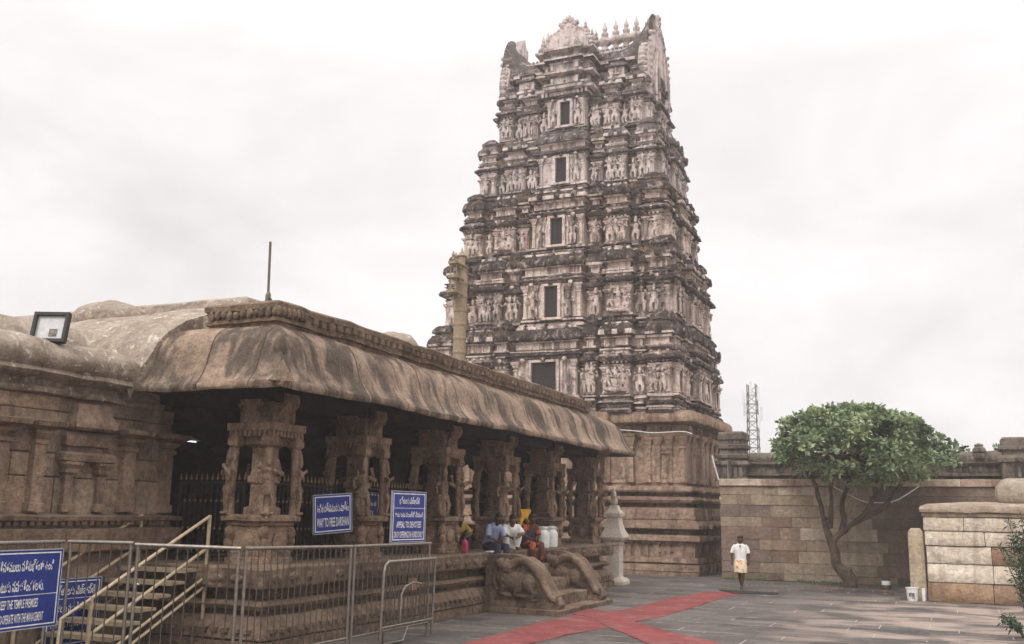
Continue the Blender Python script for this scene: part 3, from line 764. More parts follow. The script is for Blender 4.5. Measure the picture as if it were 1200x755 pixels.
ip = b.build('hall_pillar', [M['inner_pillar']], None, jit=[(.012, 5)], local=True)
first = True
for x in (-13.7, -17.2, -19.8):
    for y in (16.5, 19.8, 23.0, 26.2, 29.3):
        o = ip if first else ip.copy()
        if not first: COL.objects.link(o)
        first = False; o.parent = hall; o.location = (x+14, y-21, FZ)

# ------------------------------------------------------------------ neighbouring hall on the left
lh = empty('carved_stone_hall', (-13, 9, 0))
tag(lh, 'weathered carved stone hall with pilasters and a rounded cornice, behind the steel stairs', 'building')
def block_wall(b, xf, rows, rnd, thick=.25, gap=.008, tone=None, back=True):
    b.xf = xf
    for z0, z1, ed in rows:
        for i in range(len(ed)-1):
            b.tone = tone((ed[i]+ed[i+1])/2, (z0+z1)/2, rnd); pr = rnd.uniform(-.018, .022)
            b.loft(ed[i]+gap, ed[i+1]-gap, -thick, pr, [(-.012,z0+gap),(0,z0+gap+.014),(0,z1-gap-.014),(-.012,z1-gap)], .5)
    b.xf = None
def hall_tone(u, z, r):
    v = r.uniform(.72, 1.18); return (v*r.uniform(.97, 1.06), v, v*r.uniform(.92, 1.02))
r9 = random.Random(9)
xl = lambda u, v, z: (-12.6+v, u, z)
b = MB()
def edges(a, e, lo, hi, r):
    L = [a]
    while L[-1] < e-hi: L.append(L[-1]+r.uniform(lo, hi))
    return L+[e]
block_wall(b, xl, [(2.05,2.62,edges(4,13.6,.8,1.8,r9)),(2.62,2.98,edges(4,13.6,1.2,2.4,r9)),(2.98,3.36,edges(4,13.6,.5,1.3,r9)),(3.36,3.62,edges(4,13.6,.5,1.1,r9)),(3.62,3.86,edges(4,13.6,.8,1.6,r9))], r9, .3, .006, hall_tone)
b.tone = (.35,.33,.3); b.box(-13.2, -12.64, 4, 13.55, 0, 4.1)
b.build('wall', [M['hallwall']], lh, jit=[(.008, 6)])
b = MB(); b.xf = xl
def hpil(u, w, z1, pr):
    b.tone = (.95,.9,.85)
    b.loft(u-w/2, u+w/2, -.05, pr, [(.03,2.1),(.03,2.22),(0,2.24),(0,z1-.3),(.03,z1-.28),(.03,z1-.22),(-.01,z1-.2),(.07,z1-.12),(.07,z1-.08)], .3)
    b.loft(u-w/2, u+w/2, -.05, pr+.05, [(.02,z1-.08),(.16,z1-.02),(.18,z1+.05),(.12,z1+.07)], .2)
for u, w in ((8.6,.2),(9.35,.2),(10.1,.22),(10.75,.2),(12.55,.26),(13.45,.2)): hpil(u, w, 3.38, .12)
b.tone = (.9,.86,.82)   # niche shrine relief
for u in (11.35, 12.0): b.loft(u-.07, u+.07, -.05, .1, [(.03,2.1),(.03,2.2),(0,2.22),(0,2.66),(.05,2.7),(.05,2.76),(.1,2.82),(.1,2.86)], .2)
b.loft(11.2, 12.15, -.05, .12, [(0,2.86),(.05,2.88),(.06,2.98),(.0,3.02),(-.1,3.03),(-.1,3.1),(-.02,3.12),(.0,3.26),(-.06,3.34)], .2)
b.loft(11.3, 12.05, -.05, .2, [(0,3.36),(.05,3.4),(.05,3.5),(-.02,3.62),(-.05,3.78)], .2)
for i in range(40): b.tone = (.8,.76,.72); b.box(8+i*.14, 8.08+i*.14, .05, .17, 1.9, 1.96)
b.build('pilaster_relief', [M['hallwall']], lh, jit=[(.012, 5), (.006, 16)])
b = MB(); b.xf = xl; b.tone = (.85,.8,.76)
b.loft(4, 13.6, -.6, .0, [(.1,0),(.1,.4),(.06,.45),(.06,.72),(.02,.76),(.02,.95),(.08,1.0),(.1,1.1),(.08,1.25),(.03,1.3),(.03,1.45),(.2,1.5),(.22,1.84),(.06,1.86),(.06,1.95),(.2,1.97),(.22,2.03),(.0,2.08)], .4)
b.build('moulded_base', [M['hallwall']], lh, jit=worn(), smooth=42)
b = MB(); b.xf = xl
b.loft(4, 11.95, -4, .0, [(.03,3.86),(.1,3.87),(.12,3.95),(.05,3.97),(.05,4.06),(.28,4.10),(.34,4.15),(.3,4.22),(.36,4.27),(.4,4.36),(.37,4.48),(.26,4.6),(.1,4.68),(-.15,4.72),(-.6,4.76)], .3)
b.loft(4, 13.2, -.5, .0, [(.02,3.86),(.06,3.87),(.07,3.95),(.02,3.97),(.02,4.15)], .4)
b.build('cornice', [M['plasterroof']], lh, jit=[(.05, 1.3), (.025, 4), (.012, 12)], smooth=50)
b = MB(); b.loft(-21, -13.9, 3, 12.8, [(.3,4.6),(.15,5.0),(0,5.22),(-.4,5.3)], .6); b.build('roof', [M['plasterroof']], lh, jit=[(.05, 1), (.02, 5)], smooth=50)
# ------------------------------------------------------------------ ground things
b = MB(); b.add([(-700,-300,0),(700,-300,0),(700,900,0),(-700,900,0)], [(0,1,2,3)])
tag(b.build('ground', [M['ground']], smooth=None), 'grey stone slab paving of the temple court', kind='structure')
def strip(name, L, Rr, z, label):
    """cloth strip between two edge polylines"""
    vs = []; fs = []; N_ = 40
    def at(pl, t):
        d = [0]
        for i in range(len(pl)-1): d.append(d[-1]+sqrt((pl[i+1][0]-pl[i][0])**2+(pl[i+1][1]-pl[i][1])**2))
        s = t*d[-1]
        for i in range(len(pl)-1):
            if s <= d[i+1]+1e-9:
                q = (s-d[i])/max(d[i+1]-d[i], 1e-9); return (pl[i][0]+(pl[i+1][0]-pl[i][0])*q, pl[i][1]+(pl[i+1][1]-pl[i][1])*q)
    for i in range(N_+1):
        a, c = at(L, i/N_), at(Rr, i/N_)
        for k in range(7):
            x = a[0]+(c[0]-a[0])*k/6; y = a[1]+(c[1]-a[1])*k/6
            w = .05 if k in (0, 6) else 0
            vs.append((x+w*noise.noise((y*2.2, k, 5)), y+w*noise.noise((x*2.5, k, 9)), z+.03*max(0, noise.noise((x*1.1, y*1.6, 3+k*.05)))))
    for i in range(N_):
        for k in range(6): a = i*7+k; fs.append((a, a+1, a+8, a+7))
    nv = len(vs); vs += [(x, y, .0005) for x, y, _ in vs]
    ring = [k for k in range(7)]+[i*7+6 for i in range(1, N_+1)]+[N_*7+k for k in range(5, -1, -1)]+[i*7 for i in range(N_-1, 0, -1)]
    for i in range(len(ring)):
        a, c = ring[i], ring[(i+1) % len(ring)]; fs.append((a, a+nv, c+nv, c))
    mb = MB(); mb.add(vs, fs)
    return tag(mb.build(name, [M['carpet']], smooth=60), label, 'carpet', 'red carpets laid across the court')
strip('carpet', [(-7.75,9.5),(-7.7,15.5),(-7.85,18.8),(-7.75,21.2),(-7.5,22.1),(-7.15,23.0),(-7.12,26.6),(-6.84,29.6),(-6.55,30.15)],
      [(-6.75,9.5),(-6.72,16.2),(-6.6,17.66),(-6.36,19.33),(-6.17,20.74),(-6.0,21.7),(-5.92,24.3),(-5.85,28.2),(-5.65,29.8)], .006, 'long faded red carpet running from the near paving to the black mat')
strip('carpet', [(-8.05,22.75),(-7.35,22.4),(-6.3,20.6),(-4.6,18.7),(-2.4,16.4)], [(-7.85,21.3),(-7.4,21.1),(-6.4,19.4),(-4.9,17.2),(-3.2,15.4)], .014, 'red carpet branching off the carved steps and crossing the long carpet')
mb = MB(); mb.add([(-6.6,30.75,.004),(-4.8,30.6,.004),(-4.72,30.05,.004),(-5.9,29.55,.004),(-6.6,30.75,.022),(-4.8,30.6,.03),(-4.72,30.05,.022),(-5.9,29.55,.018)], [(0,3,2,1),(4,5,6,7),(0,1,5,4),(1,2,6,5),(2,3,7,6),(3,0,4,7)])
tag(mb.build('rubber_mat', [M['mat']]), 'black rubber mat at the far end of the red carpet', 'mat')

# ------------------------------------------------------------------ carved stair parapets with trunked beasts, and their steps
def beast_parapet(y0, y1, x0, name, label, sl):
    r = empty(name, (x0+.8, (y0+y1)/2, 0)); tag(r, label, 'stair parapet', 'carved beast parapets beside the pavilion steps')
    z = .12
    out = [(0,z),(0,1.24),(.25,1.27),(.72,1.27),(.98,1.2),(1.22,1.05),(1.40,.84),(1.52,.6),(1.62,.42),(1.76,.34),(1.82,.22),(1.76,z)]
    b = MB(); b.prism(out, lambda p, q, t: (x0+p, t, q), y0+.06, y1-.06)
    for yy, d in ((y0+.06, -1), (y1-.06, 1)):
        b.box(x0+.02, x0+.16, yy-.03, yy+.03, z, 1.22); b.box(x0+.1, x0+1.7, yy-.04, yy+.03, z, z+.13)
    b.build('parapet_slab', [M['plinth']], r, jit=[(.014, 3), (.01, 9)], smooth=32)
    for yy in (y0+.04, y1-.04):
        b = MB()
        b.tube([(x0+.60,yy,1.0),(x0+.78,yy,1.12),(x0+1.0,yy,1.13),(x0+1.2,yy,1.0),(x0+1.36,yy,.8),(x0+1.48,yy,.58),(x0+1.60,yy,.36),(x0+1.74,yy,.3),(x0+1.76,yy,.42)], [.1,.1,.095,.09,.085,.08,.075,.07,.04], 10)
        b.ell((x0+.52, yy, 1.02), .19, .2, .16, 10, 7); b.ell((x0+.40, yy, 1.1), .12, .16, .1, 8, 6); b.ell((x0+.62, yy, .9), .1, .08, .06, 8, 5)
        b.ell((x0+.55, yy-.02, 1.06), .035, .11, .035, 6, 5)
        b.ell((x0+.75, yy, .68), .33, .11, .22, 12, 8); b.ell((x0+1.08, yy, .66), .2, .11, .2, 10, 7); b.ell((x0+.42, yy, .78), .15, .11, .2, 10, 7)
        for pts, rd in (([(x0+1.1,yy,.6),(x0+1.24,yy,.42),(x0+1.12,yy,.3),(x0+1.3,yy,.27)], [.1,.075,.055,.05]), ([(x0+.86,yy,.55),(x0+.74,yy,.4),(x0+.95,yy,.36),(x0+1.02,yy,.33)], [.1,.08,.06,.05]),
                        ([(x0+.5,yy,.6),(x0+.38,yy,.42),(x0+.6,yy,.38),(x0+.7,yy,.35)], [.1,.08,.06,.05]), ([(x0+.3,yy,.95),(x0+.22,yy,.7),(x0+.3,yy,.5)], [.06,.05,.04])):
            b.tube(pts, rd, 8)
        b.build('beast_relief', [M['plinth']], r, jit=[(.012, 5), (.008, 16)], smooth=70)
    return r
beast_parapet(20.85, 21.35, -9.82, 'beast_parapet', 'carved stone stair parapet with a long-trunked beast, standing nearer the steel barricade', 0)
beast_parapet(23.75, 24.25, -9.80, 'beast_parapet', 'carved stone stair parapet with a long-trunked beast, standing nearer the white pedestal', 0)
b = MB(); b.loft(-9.76, -7.95, 20.8, 24.5, [(0,0),(0,.1),(-.03,.118)], .4); b.loft(-9.76, -8.35, 21.42, 23.72, [(0,.1),(0,.36),(-.02,.38)], .4); b.loft(-9.76, -8.8, 21.42, 23.72, [(-.005,.37),(-.005,.64),(-.02,.66)], .4); b.loft(-9.76, -9.3, 21.42, 23.72, [(-.01,.65),(-.01,.95),(-.03,.97)], .4)
tag(b.build('stone_steps', [M['plinth']], jit=[(.02, 2), (.01, 8)]), 'worn stone steps on a low slab between the two carved parapets', 'steps')

# ------------------------------------------------------------------ far walls
wall = empty('boundary_wall', (-3, 36.8, 0))
tag(wall, 'tall boundary wall of mixed brown and cream stone blocks behind the leafy tree', 'wall')
xw = lambda u, v, z: (u, 36.55-v, z)
r5 = random.Random(15)
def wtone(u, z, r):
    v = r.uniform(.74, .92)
    c = r.choice([(.42,.31,.25),(.38,.28,.24),(.5,.39,.32),(.36,.29,.26),(.56,.47,.39)]) if u < -5.0 else (r.choice([(.78,.68,.56),(.7,.6,.49),(.6,.52,.43),(.82,.74,.64)]) if u < -2.4 else r.choice([(.36,.29,.25),(.3,.25,.22),(.42,.34,.29)]))  # right of the tree the dark tones hold both shadow and stain
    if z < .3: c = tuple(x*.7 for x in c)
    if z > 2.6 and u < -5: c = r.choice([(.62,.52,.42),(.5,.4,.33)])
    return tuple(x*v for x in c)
zs = [0,.25,.62,1.05,1.42,1.85,2.2,2.62,2.98,3.3]
rows = []
for i in range(len(zs)-1): rows.append((zs[i], zs[i+1], edges(-7.72, 8, .5, 1.7, r5)))
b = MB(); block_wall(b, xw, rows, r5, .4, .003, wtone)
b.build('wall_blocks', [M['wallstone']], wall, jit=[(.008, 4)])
b = MB()
def ctone(u, z, r): return r.choice([(.5,.36,.3),(.62,.5,.42),(.8,.72,.62),(.55,.42,.36)])
block_wall(b, lambda u, v, z: (u, 36.45-v, z), [(3.305,3.56,edges(-7.75, 8, .9, 1.9, r5))], r5, .6, .004, ctone)
b.build('coping', [M['wallstone']], wall, jit=[(.01, 4)])

clo = empty('cloister_roofline', (-1, 39, 0)); tag(clo, 'dark moulded stone roofline rising behind the boundary wall, below the sky', 'building')
b = MB(); b.loft(-7.7, 9, 37.35, 41, [(0,0),(0,3.66),(.14,3.70),(.15,3.79),(.02,3.81),(.02,4.06),(.18,4.09),(.22,4.15),(.14,4.18),(.17,4.25),(.16,4.4),(.04,4.52),(-.3,4.56)], .4)
r8 = random.Random(8)
for i in range(46):
    x = -6.3+i*.33
    if r8.random() < .75: b.box(x, x+.12, 37.27, 37.36, 3.82, 4.05)
b.build('moulded_cornice', [M['entab']], clo, jit=[(.035, 1.6), (.02, 6)], smooth=45)
b = MB(); b.loft(-7.85, -6.85, 36.95, 38, [(.1,3.5),(.1,3.6),(0,3.62),(0,4.0),(.08,4.04),(.16,4.1),(.14,4.2),(.0,4.24),(.0,4.3),(.1,4.34),(.12,4.44),(-.04,4.5),(-.1,4.66),(.02,4.7),(.04,4.82),(-.06,4.86),(-.06,5.0),(.0,5.03),(.0,5.25),(-.06,5.32)], .3)
for u in (-7.85,-7.6,-7.2,-7.0): b.box(u-.06, u+.06, 36.86, 36.96, 3.62, 4.0)
b.box(-7.48, -7.34, 36.7, 36.84, 3.55, 4.28)
b.build('corner_shrine', [M['entab']], clo, jit=[(.02, 3), (.01, 9)])
b = MB(); b.lathe((1.0, 37.2, 0), [(.2,4.3),(.22,4.42),(.16,4.46),(.22,4.52),(.2,4.62),(.12,4.68),(.14,4.74),(.02,4.8)], 8); b.build('merlon', [M['entab']], clo, jit=[(.02, 4)])
tur = empty('turret_shrine', (2.1, 36.4, 0)); tag(tur, 'small stone turret with a pointed niche, standing on the wall at the right edge', 'turret')
b = MB(); b.loft(1.62, 2.75, 35.9, 36.9, [(0,0),(0,3.6),(.0,3.62),(.02,4.06),(.12,4.1),(.14,4.22),(.08,4.3),(-.06,4.34),(-.06,4.46),(.06,4.5),(.06,4.6),(-.02,4.62),(-.02,4.86),(-.08,4.9)], .3)
for u in (1.68, 2.1, 2.5): b.box(u-.05, u+.05, 35.82, 35.92, 3.62, 4.05)
b.build('turret_body', [M['entab']], tur, jit=[(.02, 3), (.01, 9)])
b = MB(); b.prism([(1.95,3.55),(2.3,3.55),(2.3,3.95),(2.12,4.2),(1.95,3.95)], lambda p, q, t: (p, t, q), 35.82, 35.88); b.build('niche', [M['opening']], tur)  # dark slab painted for the shade in the niche

low = empty('low_block_wall', (2, 31, 0)); tag(low, 'low wall of large pale cream stone blocks with brown footing at the right edge', 'wall')
def ltone(u, z, r):
    if z < .5: return r.choice([(.5,.36,.25),(.44,.32,.24)])
    if 1.0 < z < 1.5 and .9 < u < 1.9: return (.42,.28,.21)
    if z > 2.3: return (.66,.56,.46)
    v = r.uniform(.92, 1.05); return (.98*v,.93*v,.84*v)
r6 = random.Random(6)
xq = lambda u, v, z: (u, 30.2-v, z)
b = MB(); block_wall(b, xq, [(0,.52,[-.62,.92,2.4,4.5,7]),(.525,1.02,[-.68,.95,1.75,4,7]),(1.025,1.5,[-.7,.94,1.75,3.6,7]),(1.51,1.9,[-.72,.8,2.3,4.2,7]),(1.91,2.28,[-.74,.3,1.9,3.8,7]),(2.29,2.42,[-.78,.42,2.5,7])], r6, .6, .008, ltone)
block_wall(b, lambda u, v, z: (-.7-v, u, z), [(0,.52,[30.25,31.6,33.5,36.2]),(.525,1.02,[30.25,32,34,36.2]),(1.025,1.5,[30.25,31.4,33.2,36.2]),(1.51,1.9,[30.25,32.2,34.4,36.2]),(1.91,2.4,[30.25,31.8,33.7,36.2])], r6, .4, .007, ltone)
b.build('wall_blocks', [M['wallstone']], low, jit=[(.02, 3), (.01, 10)], smooth=45)
b = MB(); b.tone = (.55,.47,.4); b.loft(-.7, 7, 30.2, 36.3, [(.1,2.425),(.12,2.5),(.08,2.6),(-.1,2.66),(-1,2.72)], .4); b.build('coping', [M['wallstone']], low, jit=[(.03, 2), (.015, 7)], smooth=50)
b = MB(); b.tone = (.5,.46,.4); b.loft(1.3, 4.5, 31.0, 32.2, [(-.06,2.6),(.06,2.72),(.1,2.9),(.08,3.15),(-.04,3.32),(-.2,3.38)], .25)
tag(b.build('stone_block', [M['wallstone']], jit=[(.06, 1.6), (.03, 5)], smooth=60), 'large rounded grey stone block lying on top of the cream block wall', 'stone block')
b = MB(); b.tone = (.72,.64,.52); b.loft(-1.17, -.76, 30.55, 31.0, [(0,0),(0,1.8),(-.03,1.9),(-.09,1.96)], .25)
tag(b.build('stone_post', [M['wallstone']], jit=[(.012, 3), (.008, 10)], smooth=50), 'upright plain stone post with rounded top beside the cream block wall', 'stone post')
bk = empty('bucket', (-1.12, 30.22, 0)); tag(bk, 'white plastic bucket with dark print standing by the stone post', 'bucket')
b = MB(); b.lathe((0,0,0), [(.13,0),(.165,.34),(.18,.34),(.18,.36),(.155,.36),(.12,.02)], 20); b.build('pail', [M['white_plastic']], bk, local=True, smooth=40)
b = MB(); b.tube([(.17*cos(t), .17*sin(t)*.3-.12*0-.06, .33-.16*sin(t)) for t in [pi*i/10 for i in range(11)]], .006, 6); b.build('handle', [M['steel']], bk, local=True)
b = MB()
for (p, q, w, h) in ((-.07,.12,.02,.1),(-.035,.12,.015,.1),(.0,.12,.02,.1),(.04,.12,.03,.1),(-.05,.19,.06,.02),(.03,.08,.07,.015)):
    y = -sqrt(.152**2-p*p)-.008; b.box(p-w/2, p+w/2, y-.004, y+.006, q, q+h)
b.build('print', [M['black']], bk, local=True)
b = MB(); b.lathe((-.83, 30.32, 0), [(.05,0),(.055,.33),(.045,.34),(.0,.34)], 12); tag(b.build('plastic_jar', [M['white_plastic']], smooth=40), 'narrow white plastic jar standing between the bucket and the block wall', 'jar')
can = empty('paint_can', (-2.05, 34.6, 0)); tag(can, 'small dull metal can with white band by the boundary wall', 'can')
b = MB(); b.lathe((0,0,0), [(.13,0),(.14,.01),(.14,.1),(.13,.11),(.13,.3),(.14,.31),(.14,.34),(.0,.35)], 16); b.build('tin', [M['steel_dull']], can, local=True, smooth=40)
b = MB(); b.lathe((0,0,0), [(.134,.13),(.136,.135),(.136,.26),(.134,.265)], 16); b.build('paper_label', [M['white_plastic']], can, local=True, smooth=40)

# rope and cables
def cable(name, pts, r, label, mat='paint_white'):
    P = []
    pts = [Vector(p) for p in pts]
    for i in range(len(pts)-1):
        p0, p1, p2, p3 = pts[max(i-1, 0)], pts[i], pts[i+1], pts[min(i+2, len(pts)-1)]
        for k in range(6):
            t = k/6; P.append(.5*((2*p1)+(p2-p0)*t+(2*p0-5*p1+4*p2-p3)*t*t+(3*p1-p0-3*p2+p3)*t**3))
    P.append(pts[-1])
    b = MB(); b.tube(P, r, 6); return tag(b.build(name, [M[mat]], smooth=60), label, 'cable')
cable('cable', [(-3.72,36.2,3.3),(-2.8,36.0,2.82),(-2.35,36.0,2.75),(-1.7,36.05,2.82),(-.95,36.3,3.3)], .022, 'pale cable sagging across the boundary wall behind the tree')
cable('cable', [(-12.3,36.95,5.5),(-11.2,36.95,5.42),(-10.3,36.9,5.32),(-9.2,36.95,5.35),(-8.8,36.9,5.25)], .02, 'pale cable strung along the stone base of the gateway tower')
cable('cable', [(-7.95,36.4,4.4),(-7.85,36.35,4.0),(-7.7,36.3,3.5)], .02, 'short pale cable hanging down to the boundary wall beside the tower')

# distant lattice mast
mast = empty('lattice_mast', (-21.2, 120, 0)); tag(mast, 'distant grey lattice telecom mast with antennas, rising behind the wall', 'mast')
b = MB(); w = .62
for sx in (-1, 1):
    for sy in (-1, 1): b.tube([(sx*w*1.5, sy*w*1.5, 0), (sx*w, sy*w, 9), (sx*w*.8, sy*w*.8, 18)], .07, 5)
for i in range(14):
    z = 3+i*1.05; q = w*(1.3-.03*i)
    for a, c in (((-1,-1),(1,-1)),((1,-1),(1,1)),((1,1),(-1,1)),((-1,1),(-1,-1))):
        b.tube([(a[0]*q, a[1]*q, z), (c[0]*q, c[1]*q, z)], .035, 4)
        b.tube([(a[0]*q, a[1]*q, z), (c[0]*q, c[1]*q, z+1.05)], .035, 4)
b.build('lattice', [M['steel_dull']], mast, local=True)
for (x, y, z) in ((-.9,-.9,15.5),(.9,-.9,15.9),(-1.0,.2,14.2),(1.05,0,13.6),(0,-1.0,16.6),(.9,-.9,12.6)):
    b = MB(); b.box(x-.14, x+.14, y-.08, y+.08, z, z+1.6); b.build('antenna_panel', [M['white_plastic']], mast, local=True)

# gilded flagpole with perch arms
fp = empty('flagpole', (-16.8, 33, 0)); tag(fp, 'tall gilded banded flagpole with bell-hung arms, standing in front of the tower', 'flagpole')
b = MB(); pr = [(.5,0),(.5,1.0),(.32,1.1)]
z = 1.2
while z < 10.6: pr += [(.25,z),(.25,z+.42),(.27,z+.44),(.27,z+.52)]; z += .54
b.lathe((0,0,0), pr+[(.24,10.7),(.24,11.2),(.16,11.3),(.14,11.9),(.2,11.95),(.05,12.15),(.01,12.3)], 18); b.build('mast', [M['brass']], fp, local=True, smooth=40)
for i, z in enumerate((10.35, 10.95, 11.5)):
    L_ = .75+.1*(i == 0)
    b = MB(); b.box(-.2, .2, -L_, .2, z, z+.05); b.box(-.16, .16, -L_-.08, -L_, z-.02, z+.08)
    for k in range(3): b.lathe((0.17 if k % 2 else -.17, -L_+.08+k*.25, z-.14), [(.045,0),(.035,.07),(.012,.14)], 7)
    b.build('perch_arm', [M['brass']], fp, local=True)
for y in (-.72, -.5): 
    b = MB(); b.lathe((0, y, 11.58), [(.05,0),(.09,.08),(.03,.16),(.07,.24),(.02,.4)], 8); b.build('arm_finial', [M['brass']], fp, local=True)
b = MB(); b.tube([(-.12,-.68,10.35),(-.12,-.68,11.5)], .02, 6); b.tube([(.12,-.68,10.35),(.12,-.68,11.5)], .02, 6); b.build('arm_strut', [M['brass']], fp, local=True)

# whitewashed pedestal with finial
pd = empty('whitewashed_pedestal', (-10.05, 31.2, 0)); tag(pd, 'whitewashed stone pedestal with flared cap and small bull on top, at the pavilion end', 'pedestal')
b = MB(); b.loft(-.27, .27, -.27, .27, [(.2,0),(.2,.1),(.12,.2),(.02,.22),(0,.26),(0,1.22),(.04,1.26),(.03,1.34),(.16,1.4),(.2,1.48),(.18,1.54),(.06,1.72),(-.02,1.95),(-.03,2.1),(.03,2.14),(.05,2.24),(-.05,2.34),(-.14,2.5)], .15); b.build('pedestal_block', [M['white']], pd, jit=[(.012, 4), (.006, 12)], local=True)
b = MB(); b.ell((-.02,0,2.62), .17, .12, .14, 10, 7); b.ell((.02,-.1,2.82), .1, .1, .14, 9, 7); b.ell((-.03,-.1,2.96), .08, .07, .1, 8, 6); b.ell((-.08,.05,2.78), .1, .08, .14, 8, 6); b.build('bull_figure', [M['white']], pd, jit=[(.02, 6)], smooth=70, local=True)
pd.scale = (.82, .82, 1)

# lightning rod and floodlight on the roofs
rod = empty('lightning_rod', (-10.42, 13.25, 5.66)); tag(rod, 'thin grey lightning rod standing upright on the pavilion roof corner', 'rod')
b = MB(); b.tube([(0,0,0),(-.03,0,1.05)], .022, 8); b.build('rod', [M['steel_dull']], rod, local=True)
b = MB(); b.lathe((0,0,-.04), [(.1,0),(.05,.05),(.045,.16),(.025,.2)], 10); b.tube([(.0,0,.12),(.1,-.02,0)], .014, 6); b.tube([(0,0,.12),(-.08,.05,0)], .014, 6); b.build('foot', [M['steel_dull']], rod, local=True)
fl = empty('floodlight', (-12.55, 10.75, 4.64)); tag(fl, 'dark square floodlight with glass front standing on the rounded cornice', 'floodlight')
Mx = Matrix.Translation((0, 0, .24)) @ Matrix.Rotation(radians(24), 4, 'Z') @ Matrix.Rotation(radians(-12), 4, 'X')
b = MB()
b.obox(Mx @ Matrix.Translation((0,.06,0)), .46, .1, .42); 
for (x, z, sx, sz) in ((0,.22,.54,.05),(0,-.22,.54,.05),(-.245,0,.05,.4),(.245,0,.05,.4)): b.obox(Mx @ Matrix.Translation((x,-.01,z)), sx, .1, sz)
b.obox(Mx @ Matrix.Translation((0,.18,0)), .26, .16, .24); b.build('housing', [M['black']], fl, local=True)
b = MB(); b.obox(Mx @ Matrix.Translation((0,.005,0)), .44, .01, .39); b.build('glass', [M['lamp_glass']], fl, local=True)
b = MB(); b.obox(Mx @ Matrix.Translation((0.05,-.004,-.08)), .12, .01, .12); b.build('bulb_reflector', [M['steel_dull']], fl, local=True)
b = MB(); b.obox(Matrix.Translation((-.34,.12,.1)), .06, .1, .3); b.ell((-.3,.2,.12), .16, .18, .22, 10, 8); b.build('bracket', [M['steel_dull']], fl, local=True)
# ------------------------------------------------------------------ fences, stairs, barricades, notice boards
def iron_fence(p0, p1, z0, z1, label):
    r = empty('iron_fence', (p0[0], p0[1], z0)); tag(r, label, 'fence', 'black spear-topped iron fences between the pillars')
    d = Vector((p1[0]-p0[0], p1[1]-p0[1], 0)); L_ = d.length; d.normalize()
    b = MB(); k = MB(); n = int(L_/.115)
    for i in range(n+1):
        q = Vector((p0[0], p0[1], 0))+d*(i*L_/n)
        b.tube([(q.x, q.y, z0), (q.x, q.y, z1+.06)], .013, 6)
        for zz in (z0+.18, z0+.55, z1-.3): k.ell((q.x, q.y, zz), .018, .018, .03, 6, 4)
        k.lathe((q.x, q.y, z1+.05), [(.012,0),(.024,.03),(.012,.06),(.004,.12)], 6)
    fr = MB()
    for zz in (z0+.1, z1): fr.tube([(p0[0], p0[1], zz), (p1[0], p1[1], zz)], .02, 6)
    for q in (p0, p1): fr.tube([(q[0], q[1], z0), (q[0], q[1], z1)], .025, 8)
    b.build('bars', [M['iron']], r); fr.build('frame', [M['iron']], r); k.build('gilded_knobs', [M['gold']], r)
iron_fence((-12.45, 13.75), (-11.05, 13.75), FZ, 2.62, 'black iron fence left of the corner pillar, at the head of the steel stairs')
iron_fence((-10.72, 14.05), (-10.72, 16.05), FZ, 2.62, 'black iron fence between the corner pillar and the second pillar')
iron_fence((-10.72, 16.95), (-10.72, 19.4), FZ, 2.62, 'black iron fence behind the taller blue notice board')

# steel stairs with twin handrails
st = empty('steel_stairs', (-11.75, 11.9, 0)); tag(st, 'cream painted metal stairs with twin tube handrails climbing to the pavilion', 'stairs')
ns = 7; ya, yb, za, zb = 10.75, 12.75, 0.0, 1.24
for i in range(ns):
    t = (i+1)/ns; y = ya+(yb-ya)*t; z = za+(zb-za)*t
    b = MB(); b.box(-12.42, -11.05, y-.27, y, z-.045, z); b.box(-12.42, -11.05, y-.275, y-.262, z-.06, z+.004)
    b.build('tread', [M['rail_dark']], st)
def rail_side(x):
    for q in ([(x, 10.6, -.02), (x, 10.6, .95)], [(x, 12.9, .0), (x, 12.9, 2.08)]):
        b = MB(); b.tube(q, .03, 8); b.build('post', [M['rail']], st)
    b = MB()
    for dz in (0, -.5): b.tube([(x, 10.6, .93+dz), (x, 12.9, 2.06+dz)], .026, 8)
    b.tube([(x, 10.6, .93), (x, 10.1, .7), (x, 10.08, .0)], .022, 8)
    b.build('handrail', [M['rail']], st)
    b = MB()
    for dz in (-.98, -1.13): b.tube([(x+.03, 10.6, .93+dz+.05), (x+.03, 12.9, 2.06+dz+.05)], .022, 8)
    b.build('stringer', [M['rail']], st)
rail_side(-11.02); rail_side(-12.46)
b = MB(); b.ell((-11.75, 12.2, 1.0), .05, .03, .02, 8, 5); tag(b.build('paper_scrap', [M['paint_white']]), 'small white paper scrap lying on an upper tread of the metal stairs', 'scrap')

def barricade(p0, p1, h0, h1, label, npost=2):
    r = empty('barricade', ((p0[0]+p1[0])/2, (p0[1]+p1[1])/2, 0)); tag(r, label, 'barricade', 'steel queue barricades along the pavilion')
    d = Vector((p1[0]-p0[0], p1[1]-p0[1], 0)); L_ = d.length; d.normalize()
    P = lambda s, z: (p0[0]+d.x*s, p0[1]+d.y*s, z)
    b = MB(); b.tube([P(-.02, h0), P(L_+.02, h1)], .028, 10); b.build('top_rail', [M['steel']], r, smooth=60)
    b = MB(); b.tube([P(0, .22), P(L_, .22)], .02, 8); b.build('bottom_rail', [M['steel']], r, smooth=60)
    b = MB(); n = int(L_/.145)
    for i in range(1, n): b.tube([P(i*L_/n, .22), P(i*L_/n, h0+(h1-h0)*i/n)], .0095, 6)
    b.build('bars', [M['steel_dull']], r, smooth=60)
    for i in range(npost):
        s = .02+(L_-.04)*i/(npost-1)
        b = MB(); b.tube([P(s, 0), P(s, h0+(h1-h0)*s/L_)], .024, 8); b.tube([P(s, 0), P(s, .012)], .05, 10); b.build('post', [M['steel']], r, smooth=60)
    return r
